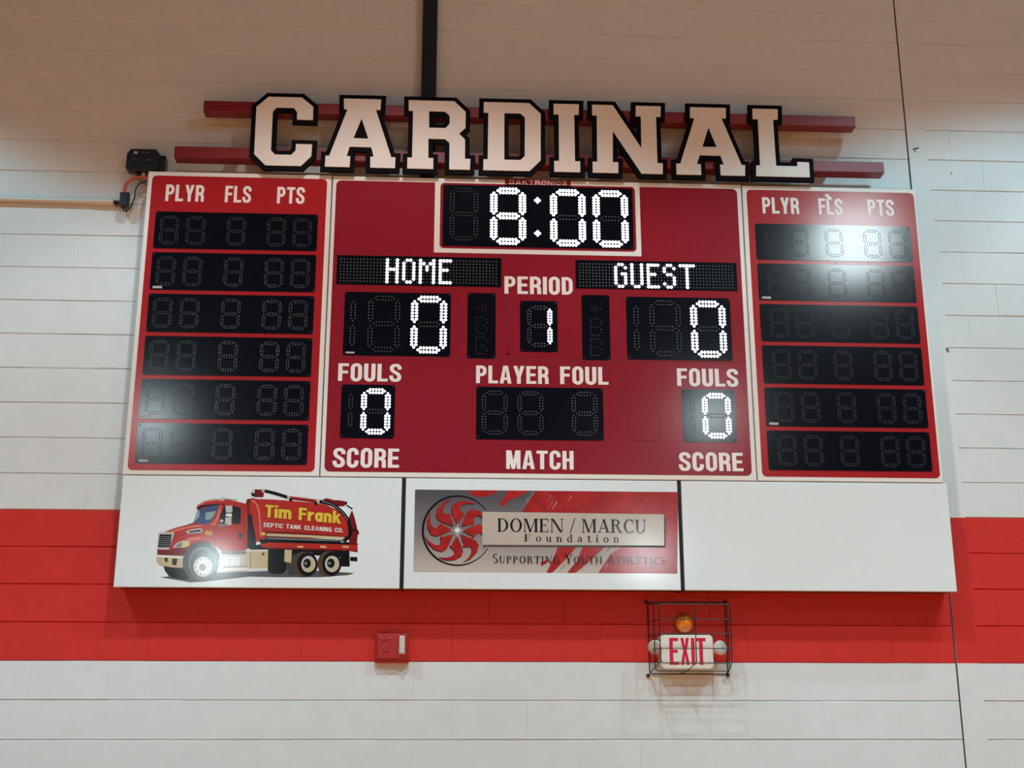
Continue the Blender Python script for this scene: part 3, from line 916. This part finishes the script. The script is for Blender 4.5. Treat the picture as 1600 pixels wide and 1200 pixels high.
('w','2916,440 3480,456 3487,541 2886,529')]

# ------------------------------------------------------------------ advertising panels
AZ0, AZ1 = 2.375, 2.979


def ad(name_label, x0, x1):
    t = thing('advertising_panel', ((x0 + x1) / 2, 0, AZ0), name_label, 'sign', 'advertising panels under the scoreboard')
    MB().box(x0, x1, .128, FRONT, AZ0, AZ1, .003).build('board', M['ad_white'], t)
    MB().box(x0 + .012, x1 - .012, .004, .128, AZ0 + .006, AZ1 - .004).build('frame', M['strip'], t)
    return t


for xa, xb, lab in ((-.7600, -.7395, 'black upright strip right of the truck sign'), (.7655, .7855, 'black upright strip left of the blank white sign')):
    o = MB().box(xa, xb, .006, FRONT - .001, AZ0, AZ1 - .002, .002).build('divider_strip', M['strip'], None, at=((xa + xb) / 2, 0, AZ0))
    tag(o, lab, 'divider', 'black strips between the signs')

truck_ad = ad('white sign with a printed red tank truck, below the left wing', -2.276, -.7605)
INK = 'K D R r P G w T B b Y g n s'.split()
mb = MB()
lay = FRONT + .0003
for c, s in TRUCK:
    P = [(-2.276 + int(a) / 5000, 2.375 + int(b) / 5000) for a, b in (q.split(',') for q in s.split())]
    mb.prism(P, lay, lay, INK.index(c), side=False)
    lay += .00002
mb.build('truck_picture', [M['ink_' + c] for c in INK], truck_ad)
word('picture_lettering', 'Tim Frank', -2.276 + .7775, -2.276 + 1.191, 2.375 + .381, 2.375 + .4495, lay, lay + .0005, M['ink_Y'], truck_ad, slope=-.0805, w=.62, t=.23, h=.18, space=.07)
word('picture_lettering', 'SEPTIC TANK CLEANING CO.', -2.276 + .773, -2.276 + 1.2045, 2.375 + .3275, 2.375 + .3510, lay, lay + .0005, M['ink_w'], truck_ad, slope=-.066, w=.66, t=.20, h=.17, space=.13)

art_ad = ad('centre sign with red and grey foundation artwork, below the match panel', -.7390, .7650)
blank_ad = ad('blank white sign below the right wing', .7860, 2.2940)
AX0, AX1, AY0, AY1 = -.688, .716, 2.465, 2.916
d = FRONT + .0006
MB().prism([(AX0, AY0), (AX1, AY0), (AX1, AY1), (AX0, AY1)], FRONT, d).build('art_print', M['art_base'], art_ad)


def A(x, y):
    y2 = y - 12.5 * (x - 83) / 1174
    k = (520 - y2) / 375 
    xl, xr = 83 + (77 - 83) * (1 - k), 1257 + 15 * (1 - k)
    return (AX0 + (x - xl) / (xr - xl) * (AX1 - AX0), min(AY1, max(AY0, AY0 + (515 - y2) / 375 * (AY1 - AY0))))


mb = MB()
lz = [d + .00005]


def ink(pts, mi=0, conv=True):
    P = [A(*p) for p in pts] if conv else pts
    mb.prism(P, lz[0], lz[0], mi, side=False)
    lz[0] += .00003


ink([(655, 140), (1300, 145), (1300, 560), (1175, 530), (930, 525), (985, 440), (1050, 398), (620, 262), (600, 240), (648, 190)])
ink([(572, 248), (640, 140), (690, 140), (640, 240), (600, 250)])
ink([(330, 140), (470, 140), (440, 165), (380, 178), (340, 165)])
ink([(470, 208), (512, 140), (610, 140), (560, 175), (515, 190), (486, 222)])
ink([(600, 262), (660, 190), (700, 200), (640, 262)])
ink([(690, 525), (720, 460), (745, 398), (835, 398), (790, 450), (740, 500), (715, 527)])
ink([(660, 480), (690, 462), (700, 470), (668, 492)])
ink([(785, 525), (830, 470), (860, 398), (965, 398), (925, 440), (880, 480), (825, 522)])
rr = random.Random(11)
for k in range(26):                       # dry-brush streaks
    top = k % 2 == 0
    x = rr.uniform(600, 860) if top else rr.uniform(700, 980)
    y = rr.uniform(150, 225) if top else rr.uniform(405, 500)
    l, w = rr.uniform(18, 55), rr.uniform(1.5, 5)
    ink([(x, y), (x + w, y + 1), (x - l * .6 + w * .3, y + l), (x - l * .6, y + l)], rr.choice((0, 1, 1, 2)))
# ring
cx, cz = A(278, 328)
s = 1.404 / 1180


def ringpts(r0a, r0b, a0, a1, n=40):
    o_ = []
    for i in range(n + 1):
        t = i / n
        a = math.radians(a0 + (a1 - a0) * t)
        w = r0b * (.35 + .65 * math.sin(math.pi * min(1, t * 1.05)))
        o_.append((cx + (r0a) * s * math.cos(a), cz + (r0a) * s * math.sin(a)))
    for i in range(n, -1, -1):
        t = i / n
        a = math.radians(a0 + (a1 - a0) * t)
        w = r0b * (.35 + .65 * math.sin(math.pi * min(1, t * 1.05)))
        o_.append((cx + (r0a - w) * s * math.cos(a), cz + (r0a - w) * s * math.sin(a)))
    return o_


ink(ringpts(163, 10, 36, 330), 4, False)
fl = [(-3, 26), (-15, 48), (-19, 66), (-20, 84), (-20, 102), (-14, 122), (0, 138), (16, 148), (30, 151), (18, 138), (8, 124), (2, 110), (2, 98), (9, 90), (19, 84), (21, 78), (14, 72), (15, 56), (8, 40)]
for sh in (1, 0):
    for k in range(8):
        P = []
        for a, r in fl:
            th = math.radians(90 - (a + k * 45 + 4))
            P.append((cx + r * s * .985 * math.cos(th) - .003 * sh, cz + r * s * .985 * math.sin(th) - .0035 * sh))
        ink(P, 4 if sh else 0, False)
st = []
for k in range(16):
    r = (34 if k % 4 == 0 else 22) if k % 2 == 0 else 8
    th = math.radians(90 - k * 22.5)
    st.append((cx + r * s * math.cos(th), cz + r * s * math.sin(th)))
ink(st, 3, False)
# plate with its printed edge
ink([(396, 394), (400, 402), (1243, 409), (1243, 400), (1236, 394)], 5)
ink([(1234, 262), (1243, 270), (1243, 409), (1234, 400)], 5)
ink([(393, 243), (1235, 257), (1237, 400), (393, 394)], 2)
mb.build('art_picture', [M['art_red'], M['ink_g'], M['art_pale'], M['cab_white'], M['ink_black'], M['art_shade']], art_ad)
lz = lz[0]

# serif lettering, drawn from thick stems, hairlines and bowls
TK, TN, SF = .17, .058, .07


def R_(x0, x1, z0, z1):
    return [(x0, z0), (x1, z0), (x1, z1), (x0, z1)]


def stem(x, t=TK, z0=0, z1=1, lo=True, hi=True):
    o_ = [R_(x, x + t, z0, z1)]
    if lo:
        o_.append(R_(x - SF, x + t + SF, z0, z0 + TN))
    if hi:
        o_.append(R_(x - SF, x + t + SF, z1 - TN, z1))
    return o_


def bowl(cx_, cz_, rx, rz, a0, a1, tk=TK, n=18):
    o_ = []
    for i in range(n):
        q = []
        for a in (a0 + (a1 - a0) * i / n, a0 + (a1 - a0) * (i + 1) / n):
            r = math.radians(a)
            q.append(((cx_ + rx * math.cos(r), cz_ + rz * math.sin(r)), (cx_ + (rx - tk) * math.cos(r), cz_ + (rz - TN) * math.sin(r))))
        o_.append([q[0][0], q[1][0], q[1][1], q[0][1]])
    return o_


def dg(x0, z0, x1, z1, t):
    return [[(x0, z0), (x0 + t, z0), (x1 + t, z1), (x1, z1)]]


def serif_glyph(ch):
    if ch == 'D': return stem(.07) + bowl(.30, .5, .50, .5, -90, 90) + [R_(.2, .32, 0, TN), R_(.2, .32, 1 - TN, 1)], .87
    if ch == 'O': return bowl(.45, .5, .43, .52, 0, 360, n=28), .92
    if ch == 'M': return stem(.10, TN) + dg(.46, 0, .12, 1, TK * .9)[:1] + dg(.50, 0, .86, 1, TN) + stem(.86, TK), 1.14
    if ch == 'E': return stem(.07) + [R_(.2, .66, 0, TN), R_(.2, .66, 1 - TN, 1), R_(.2, .5, .49, .49 + TN), R_(.62, .66, 0, .25), R_(.62, .66, .75, 1), R_(.47, .5, .4, .62)], .74
    if ch == 'N': return stem(.10, TN) + dg(.72, 0, .10, 1, TK) + stem(.84, TN, lo=False), 1.0
    if ch == 'A': return dg(.08, 0, .42, 1, TN) + dg(.66, 0, .36, 1, TK) + [R_(.2, .65, .30, .30 + TN), R_(0, .22, 0, TN), R_(.58, .92, 0, TN)], .92
    if ch == 'R': return stem(.07) + bowl(.34, .76, .32, .24, -90, 90, TK * .9) + [R_(.2, .36, .52, .52 + TN), R_(.2, .36, 1 - TN, 1)] + dg(.62, 0, .36, .54, TK * .9) + [R_(.6, .88, 0, TN)], .88
    if ch == 'C': return bowl(.45, .5, .43, .52, 48, 312, n=24) + [R_(.70, .74, .66, .98), R_(.70, .74, .06, .2)], .82
    if ch == 'U': return stem(.07, TK, .28, 1, lo=False) + stem(.66, TN, .28, 1, lo=False) + bowl(.385, .30, .315, .32, 180, 360, TK * .75), .86
    if ch == '/': return dg(.0, -.05, .34, 1.05, TN * 1.2), .42
    if ch == 'S': return bowl(.32, .76, .26, .25, 40, 270, TK * .7) + bowl(.32, .26, .28, .27, -140, 90, TK * .8), .62
    if ch == 'P': return stem(.07) + bowl(.32, .73, .33, .27, -90, 90, TK * .9) + [R_(.2, .34, .46, .46 + TN), R_(.2, .34, 1 - TN, 1)], .74
    if ch == 'T': return stem(.30, TK, hi=False) + [R_(.0, .77, 1 - TN * 1.3, 1), R_(0, .05, .78, 1), R_(.72, .77, .78, 1)], .80
    if ch == 'I': return stem(.07), .34
    if ch == 'G': return bowl(.45, .5, .43, .52, 48, 312, n=24) + [R_(.68, .80, .06, .42), R_(.58, .90, .40, .44), R_(.70, .74, .66, .98)], .92
    if ch == 'Y': return stem(.36, TK, 0, .48, hi=False) + dg(.36, .46, .06, 1, TK) + dg(.46, .46, .78, 1, TN) + [R_(-.02, .32, 1 - TN, 1), R_(.66, .92, 1 - TN, 1)], .88
    if ch == 'H': return stem(.07) + stem(.68) + [R_(.2, .7, .48, .48 + TN)], .92
    if ch == 'L': return stem(.07) + [R_(.2, .64, 0, TN), R_(.60, .64, 0, .28)], .72
    if ch == 'F': return stem(.07) + [R_(.2, .64, 1 - TN, 1), R_(.60, .64, .72, 1), R_(.2, .48, .48, .48 + TN), R_(.45, .48, .38, .62)], .70
    if ch == 'o': return bowl(.27, .33, .26, .35, 0, 360, .13, 20), .56
    if ch == 'u': return stem(.05, .13, .12, .66, lo=False, hi=False) + stem(.36, .13, 0, .66, lo=False, hi=False) + bowl(.24, .16, .19, .18, 180, 330, .1) + [R_(-.02, .1, .62, .66), R_(.28, .4, .62, .66), R_(.44, .56, 0, .04)], .58
    if ch == 'n': return stem(.05, .13, 0, .66, hi=False) + stem(.37, .13, 0, .48, hi=False) + bowl(.31, .46, .19, .2, 0, 160, .11) + [R_(-.02, .1, .62, .66)], .60
    if ch == 'd': return bowl(.26, .33, .25, .35, 60, 300, .13) + stem(.36, .13, 0, 1.0, lo=False, hi=False) + [R_(.28, .4, .96, 1), R_(.44, .56, 0, .04)], .58
    if ch == 'a': return bowl(.2, .19, .19, .2, 60, 300, .11) + stem(.30, .13, .04, .5, lo=False, hi=False) + bowl(.24, .48, .19, .2, 0, 160, .1) + [R_(.4, .5, 0, .05)], .52
    if ch == 't': return stem(.12, .13, .05, .86, lo=False, hi=False) + [R_(0, .38, .61, .66)] + bowl(.27, .13, .15, .14, 180, 330, .09), .40
    if ch == 'i': return stem(.07, .13, 0, .66, hi=False) + [R_(.01, .1, .62, .66)] + [[(.135 + .09 * math.cos(a * math.pi / 4), .86 + .09 * math.sin(a * math.pi / 4)) for a in range(8)]], .30
    return [], .35


def serif_word(txt, x0, x1, z0, z1, d0, space=.1, small=None):
    polys, x = [], 0.0
    for i, ch in enumerate(txt):
        sc_ = 1.0
        if small and i > 0 and txt[i - 1] != ' ':
            sc_ = small
        g, adv = serif_glyph(ch)
        for p in g:
            polys.append([(x + a * sc_, b * sc_) for a, b in p])
        x += adv * sc_ + space
    w = x - space
    m_ = MB()
    for i, p in enumerate(polys):
        m_.prism([(x0 + a / w * (x1 - x0), z0 + b * (z1 - z0)) for a, b in p], d0 + i * .00001, d0 + i * .00001, side=False)
    return m_


serif_word('DOMEN / MARCU', -.235, .587, 2.686, 2.760, lz + .0001, .05).build('picture_lettering', M['ink_black'], art_ad)
serif_word('Foundation', -.088, .434, 2.633, 2.675, lz + .0001, .46).build('picture_lettering', M['ink_black'], art_ad)
serif_word('SUPPORTING YOUTH ATHLETICS', -.261, .681, 2.516, 2.565, lz + .0001, .13, .78).build('picture_lettering', M['ink_black'], art_ad)

# ------------------------------------------------------------------ the word above the board
LET = {
'C': ([(-1.604, 5.269), (-1.408, 5.27), (-1.338, 5.207), (-1.338, 5.121), (-1.431, 5.122), (-1.432, 5.171), (-1.453, 5.2), (-1.555, 5.2), (-1.575, 5.17), (-1.573, 4.918), (-1.548, 4.89), (-1.454, 4.89), (-1.43, 4.92), (-1.429, 4.963), (-1.335, 4.963), (-1.336, 4.887), (-1.394, 4.821), (-1.601, 4.825), (-1.669, 4.892), (-1.673, 5.2)], []),
'A1': ([(-1.16, 5.267), (-0.939, 5.268), (-0.941, 5.199), (-0.968, 5.2), (-0.869, 4.894), (-0.844, 4.892), (-0.846, 4.823), (-0.99, 4.824), (-0.992, 4.893), (-0.972, 4.894), (-0.988, 4.953), (-1.115, 4.954), (-1.13, 4.893), (-1.109, 4.892), (-1.11, 4.821), (-1.255, 4.823), (-1.254, 4.891), (-1.232, 4.893), (-1.136, 5.197), (-1.157, 5.199)], [(-1.051, 5.139), (-1.007, 5.008), (-1.094, 5.009)]),
'R': ([(-0.775, 5.267), (-0.502, 5.268), (-0.434, 5.199), (-0.434, 5.093), (-0.472, 5.054), (-0.436, 5.017), (-0.435, 4.893), (-0.403, 4.891), (-0.405, 4.822), (-0.527, 4.823), (-0.528, 4.993), (-0.555, 5.017), (-0.653, 5.017), (-0.651, 4.893), (-0.622, 4.891), (-0.621, 4.823), (-0.774, 4.824), (-0.774, 4.892), (-0.747, 4.89), (-0.747, 5.196), (-0.773, 5.199)], [(-0.652, 5.196), (-0.557, 5.196), (-0.53, 5.171), (-0.529, 5.118), (-0.552, 5.089), (-0.65, 5.089)]),
'D': ([(-0.326, 5.27), (-0.055, 5.268), (0.015, 5.198), (0.013, 4.893), (-0.054, 4.821), (-0.327, 4.822), (-0.326, 4.892), (-0.301, 4.893), (-0.299, 5.198), (-0.327, 5.201)], [(-0.203, 5.2), (-0.107, 5.199), (-0.08, 5.172), (-0.082, 4.918), (-0.107, 4.892), (-0.203, 4.893)]),
'I': ([(0.093, 5.267), (0.246, 5.266), (0.243, 5.197), (0.216, 5.197), (0.217, 4.892), (0.248, 4.889), (0.247, 4.819), (0.093, 4.82), (0.093, 4.892), (0.122, 4.89), (0.123, 5.196), (0.092, 5.198)], []),
'N': ([(0.325, 5.269), (0.45, 5.267), (0.616, 4.987), (0.618, 5.198), (0.587, 5.2), (0.589, 5.268), (0.741, 5.267), (0.737, 5.197), (0.71, 5.197), (0.709, 4.891), (0.741, 4.888), (0.738, 4.82), (0.612, 4.82), (0.447, 5.096), (0.442, 4.894), (0.475, 4.89), (0.473, 4.821), (0.321, 4.823), (0.322, 4.895), (0.349, 4.894), (0.352, 5.2), (0.324, 5.201)], []),
'A2': ([(0.919, 5.265), (1.137, 5.265), (1.134, 5.195), (1.107, 5.198), (1.215, 4.894), (1.236, 4.89), (1.232, 4.82), (1.086, 4.822), (1.085, 4.892), (1.108, 4.891), (1.089, 4.95), (0.966, 4.951), (0.946, 4.89), (0.969, 4.889), (0.969, 4.82), (0.821, 4.822), (0.822, 4.889), (0.846, 4.89), (0.942, 5.193), (0.916, 5.196)], [(1.025, 5.134), (1.07, 5.006), (0.984, 5.006)]),
'L': ([(1.3, 5.267), (1.455, 5.265), (1.45, 5.199), (1.422, 5.202), (1.423, 4.894), (1.551, 4.892), (1.553, 4.921), (1.624, 4.919), (1.623, 4.822), (1.299, 4.822), (1.303, 4.893), (1.326, 4.893), (1.329, 5.199), (1.298, 5.2)], []),
}
LETLAB = {'C': 'big white block letter C with black edge, first of the word', 'A1': 'big white block letter A between the C and the R',
          'R': 'big white block letter R in front of the black post', 'D': 'big white block letter D above the clock',
          'I': 'big white block letter I between the D and the N', 'N': 'big white block letter N between the I and the second A',
          'A2': 'big white block letter A between the N and the L', 'L': 'big white block letter L, last of the word'}


def snap(p):
    z = p[1]
    for q in (4.822, 4.892, 5.198, 5.267):
        if abs(z - q) < .0045:
            z = q
    return (p[0], z)


for k, (outer, hole) in LET.items():
    outer = [snap(p) for p in outer]
    hole = [snap(p) for p in hole]
    xs = [p[0] for p in outer]
    t = thing('sign_letter', ((min(xs) + max(xs)) / 2, -.165, 4.795), LETLAB[k], 'letter', 'block letters above the scoreboard')
    MB().prism([outer] + ([hole] if hole else []), .185, .191).build('face', M['letter_face'], t)
    back = offset_poly(outer, .0275)
    loops = [back]
    if hole and k not in ('A1', 'A2'):
        loops.append(offset_poly(hole, -.0265))
    MB().prism(loops, .165, .185, back=True).build('black_backing', M['letter_black'], t)


def rail(x0, x1, z0, z1, clips, label):
    t = thing('mounting_rail', ((x0 + x1) / 2, 0, z0), label, 'rail', 'red square rails behind the letters')
    MB().box(x0, x1, .082, .165, z0, z1, .003).build('tube', M['rail'], t)
    for a, b in clips:
        mb_ = MB()
        mb_.box(a, b, .0, .135, z1 - .001, z1 + .012)
        mb_.build('clip', M['rail'], t)
    return t


rail(-1.988, 1.936, 5.177, 5.246, ((-1.65, -1.58), (-.925, -.89), (.15, .20), (1.575, 1.648)), 'upper red rail, its right end bare beside the L')
rail(-2.138, 2.089, 4.874, 4.945, ((-1.859, -1.784), (-.80, -.73), (.70, .77), (1.726, 1.801)), 'lower red rail, longest, just above the scoreboard top')
o = MB().box(-.706, -.615, 0.004, .080, 4.80, 8.1, .008).build('support_post', M['post'], None, at=(-.66, 0, 4.80))
tag(o, 'black square post on the wall running up behind the letter R', 'post')
for x, lab in ((.873, 'pale rod end at the top edge of the picture, left one of the pair'), (1.066, 'pale rod end at the top edge of the picture, right one of the pair')):
    zb = 6.120 if x < 1 else 6.112
    o = MB().tube([(x, -.02, zb), (x, -.02, zb + .5)], .008, 8).build('hanging_rod', M['steel'], None, at=(x, 0, zb))
    tag(o, lab, 'rod', 'pale rods above the letters')

# ------------------------------------------------------------------ conduit on the left wall
t = thing('conduit_pipe', (-2.9, 0, 4.65), 'white painted conduit pipe running along the wall to the left wing', 'pipe')
MB().tube([(-6.2, -.020, 4.673), (-2.62, -.020, 4.644), (-2.50, -.020, 4.643)], .0155, 12).build('pipe', M['pipe'], t, smooth=True)
MB().tube([(-2.615, -.020, 4.644), (-2.505, -.020, 4.643)], .019, 12).build('coupling', M['pipe'], t)
mb = MB()
mb.tube([(-2.500, -.020, 4.643), (-2.47, -.022, 4.640)], .012, 10)
mb.tube([(-2.485, -.01, 4.62), (-2.485, -.036, 4.628)], .004, 6)
mb.build('fitting', M['screw'], t)

# ------------------------------------------------------------------ wireless receiver and its cables
t = thing('wireless_receiver', (-2.34, 0, 4.81), 'black wireless receiver box on the wall above the left wing', 'receiver')
mb = MB()
P = [(-2.418, 4.815), (-2.250, 4.815), (-2.238, 4.830), (-2.242, 4.930), (-2.252, 4.942), (-2.262, 4.956), (-2.408, 4.956), (-2.420, 4.940), (-2.430, 4.925), (-2.432, 4.835)]
mb.prism(P, .045, .092)
P2 = [(-2.334 + (x + 2.334) * .94, 4.886 + (z - 4.886) * .93) for x, z in P]
n = len(P)
mb.add([(x, -.092, z) for x, z in P] + [(x, -.099, z) for x, z in P2], [(i, (i + 1) % n, n + (i + 1) % n, n + i) for i in range(n)] + [tuple(range(n, 2 * n))])
mb.build('case', M['plastic'], t)
mb = MB()
mb.box(-2.250, -2.212, .0, .070, 4.825, 4.930, .006)
mb.box(-2.40, -2.25, .0, .046, 4.84, 4.93)
mb.build('mounting_bracket', M['plastic'], t)
MB().box(-2.390, -2.366, .0992, .0998, 4.921, 4.936).build('logo_mark', M['mark'], t)
MB().box(-2.345, -2.295, .0992, .0998, 4.9285, 4.9325).build('printed_line', M['mark_dim'], t)
MB().box(-2.396, -2.372, .0992, .0996, 4.884, 4.888).build('printed_line', M['mark_dim'], t)
for i, h in enumerate((.006, .012, .020)):
    MB().box(-2.316 + i * .010, -2.310 + i * .010, .0992, .0996, 4.878, 4.878 + h).build('signal_bar', M['mark_dim'], t)
MB().box(-2.372, -2.350, .055, .075, 4.797, 4.815, .003).build('cable_gland', M['plastic'], t)
MB().box(-2.338, -2.322, .03, .07, 4.785, 4.815, .002).build('clip', M['pipe'], t, label='small pale clip')

t = thing('power_cable', (-2.42, -.05, 4.60), 'thick orange red cable hanging beside the left wing with a black plug', 'cable')
MB().tube(spline([(-2.284, -.06, 4.784), (-2.318, -.062, 4.786), (-2.363, -.065, 4.786), (-2.401, -.065, 4.768), (-2.424, -.065, 4.744), (-2.432, -.062, 4.715), (-2.431, -.06, 4.680)]), .0095, 10).build('cord', M['cable_red'], t, smooth=True)
MB().box(-2.454, -2.404, .035, .078, 4.598, 4.686, .005).build('plug', M['plastic'], t)
MB().tube([(-2.431, -.055, 4.60), (-2.430, -.055, 4.574)], .006, 8).build('pin', M['plastic'], t)
t = thing('signal_wire', (-2.37, -.05, 4.57), 'thin black looping wires beside the left wing', 'wire')
MB().tube(spline([(-2.414, -.05, 4.594), (-2.420, -.05, 4.572), (-2.397, -.052, 4.590), (-2.383, -.052, 4.636), (-2.376, -.05, 4.662), (-2.373, -.05, 4.713), (-2.357, -.05, 4.747), (-2.338, -.05, 4.760), (-2.286, -.05, 4.772)]), .0042, 8).build('wire', M['cable_black'], t, smooth=True)
MB().tube(spline([(-2.360, -.06, 4.785), (-2.345, -.06, 4.765), (-2.318, -.055, 4.748), (-2.286, -.05, 4.744)]), .003, 8).build('wire', M['cable_black'], t, smooth=True)
MB().tube(spline([(-2.368, -.04, 4.712), (-2.345, -.04, 4.725), (-2.318, -.04, 4.729), (-2.286, -.04, 4.729)]), .002, 6).build('wire', M['mark'], t, smooth=True)

# ------------------------------------------------------------------ fire alarm
t = thing('fire_alarm', (-.80, 0, 1.99), 'red fire alarm horn with a pale strobe lens, low on the red stripe', 'fire alarm')
MB().box(-.889, -.706, .0, .030, 1.991, 2.148, .006).build('back_box', M['alarm'], t)
mb = MB()
mb.box(-.880, -.712, .030, .052, 2.012, 2.144, .008)
for (a, b) in ((-.862, 2.118), (-.815, 2.118), (-.862, 2.050), (-.815, 2.050)):
    mb.dome(a + .006, b, .052, .010, .006, 10)
mb.prism([circle(-.832, 2.084, .034, 24), circle(-.832, 2.084, .028, 24)], .052, .056)
mb.build('horn', M['alarm'], t)
MB().box(-.758, -.727, .052, .078, 2.036, 2.132, .007).build('strobe', M['lens'], t)

# ------------------------------------------------------------------ exit sign, beacon and guard
t = thing('exit_sign', (.80, 0, 1.96), 'white exit sign with red letters and two lamp heads inside the wire guard', 'exit sign')
mb = MB()
P = rrect(.654, .944, 1.960, 2.143, .022, 6)
mb.prism(P, .0, .070)
n = len(P)
P2 = [(.799 + (x - .799) * .965, 2.0515 + (z - 2.0515) * .945) for x, z in P]
mb.add([(x, -.070, z) for x, z in P] + [(x, -.078, z) for x, z in P2], [(i, (i + 1) % n, n + (i + 1) % n, n + i) for i in range(n)] + [tuple(range(n, 2 * n))])
mb.build('housing', M['exit_white'], t)
mb = MB()
zb, zt = 1.984, 2.126


def ex(p):
    mb.prism(p, .078, .0792)


ex([(.703, zb), (.752, zb), (.752, zb + .016), (.722, zb + .016), (.722, zb + .064), (.748, zb + .064), (.748, zb + .080), (.722, zb + .080), (.722, zt - .016), (.752, zt - .016), (.752, zt), (.703, zt)])
ex([(.763, zb), (.780, zb), (.7875, zb + .050), (.795, zb), (.812, zb), (.797, zb + .073), (.811, zt), (.794, zt), (.7875, zt - .046), (.781, zt), (.764, zt), (.778, zb + .073)])
ex([(.822, zb), (.841, zb), (.841, zt), (.822, zt)])
ex([(.866, zb), (.885, zb), (.885, zt - .017), (.902, zt - .017), (.902, zt), (.849, zt), (.849, zt - .017), (.866, zt - .017)])
mb.build('lettering', M['exit_red'], t)
for sgn, cx_, ax in ((-1, .624, (-.35, -.75, -.35)), (1, .985, (.45, -.75, .10))):
    c = Vector((cx_, -.075, 2.075))
    a = Vector(ax).normalized()
    mb = MB()
    mb.lathe(c, a, [(0, -.038), (.020, -.036), (.036, -.018), (.040, .0), (.038, .006)], 20)
    mb.tube([(.66 if sgn < 0 else .94, -.045, 2.055), c - a * .03], .014, 10)
    h = mb.build('lamp_head', M['exit_white'], t, smooth=True)
    MB().lathe(c, a, [(.037, .006), (.030, .010), (0, .012)], 20).build('lamp_lens', M['lamp_glass'], h, smooth=True)

t = thing('beacon_light', (.799, 0, 2.20), 'small round amber beacon light above the exit sign', 'light')
MB().lathe((.799, 0, 2.207), (0, -1, 0), [(.046, 0), (.046, .016), (.040, .018)], 28).build('base', M['plastic'], t, smooth=True)
prof = [(.049, .014)] + [(.050 * math.cos(a), .020 + .042 * math.sin(a)) for a in (0, .3, .6, .9, 1.15, 1.4, 1.571)]
MB().lathe((.799, 0, 2.207), (0, -1, 0), prof, 28).build('dome', M['amber'], t, smooth=True)

t = thing('wire_guard', (.82, 0, 1.93), 'black wire guard cage bolted over the exit sign and beacon', 'cage')
W_ = .0030


def frame(x0, x1, z0, z1, y, r=.02):
    p = rrect(x0, x1, z0, z1, r, 4)
    return [(a, -y, b) for a, b in p] + [(p[0][0], -y, p[0][1])]


mb = MB()
for f in (frame(.603, 1.034, 1.938, 2.323, .006), frame(.619, 1.024, 1.950, 2.306, .10), frame(.632, 1.016, 1.987, 2.296, .20)):
    mb.tube(f, W_, 6, cap=False)
mb.build('hoop', M['wire'], t)
mb = MB()
for z in (2.216, 2.139, 2.063):
    mb.tube([(.603, -.006, z), (.622, -.12, z), (.632, -.2, z), (1.016, -.2, z), (1.022, -.12, z), (1.034, -.006, z)], W_ * .85, 6)
mb.tube([(.828, -.006, 2.320), (.827, -.2, 2.294), (.824, -.2, 1.987), (.79, -.10, 1.950), (.772, -.006, 1.940)], W_, 6)
for x0, x1, z0, z1 in ((.603, .632, 1.945, 1.990), (1.034, 1.016, 1.945, 1.990), (.603, .632, 2.318, 2.292), (1.034, 1.016, 2.318, 2.292)):
    mb.tube([(x0, -.006, z0), (x1, -.2, z1)], W_, 6)
mb.build('grid_wire', M['wire'], t)
for x, z in ((.594, 1.930), (1.032, 1.934), (.594, 2.325), (1.036, 2.325)):
    MB().lathe((x, 0, z), (0, -1, 0), [(.010, 0), (.010, .010), (.006, .014), (0, .015)], 12).build('mounting_bolt', M['wire'], t)

# ------------------------------------------------------------------ small marks on the wall
for x, z, lab in ((2.347, 5.119, 'small dark nail in the wall beside the control joint, right of the upper rail'), (2.567, 4.964, 'tiny dark nail in the wall, right of the lower rail')):
    r = .007 if x < 2.4 else .004
    o = MB().tube([(x, .0, z), (x + (.026 if x < 2.4 else .008), -.022 if x < 2.4 else -.010, z - .003)], r * .55, 8).build('nail', M['screw'], None, at=(x, 0, z))
    tag(o, lab, 'nail', 'nails in the wall')
t_ = MB()
for p in ribbon([(2.445, 3.825), (2.431, 3.825), (2.430, 3.815), (2.438, 3.816), (2.4445, 3.811), (2.443, 3.804), (2.436, 3.802), (2.429, 3.805)], .004):
    t_.prism(p, .0016, .0022)
o = t_.build('wall_number', M['screw'], None, at=(2.437, 0, 3.80))
tag(o, 'small dark figure 5 on the white wall right of the scoreboard', 'marking')
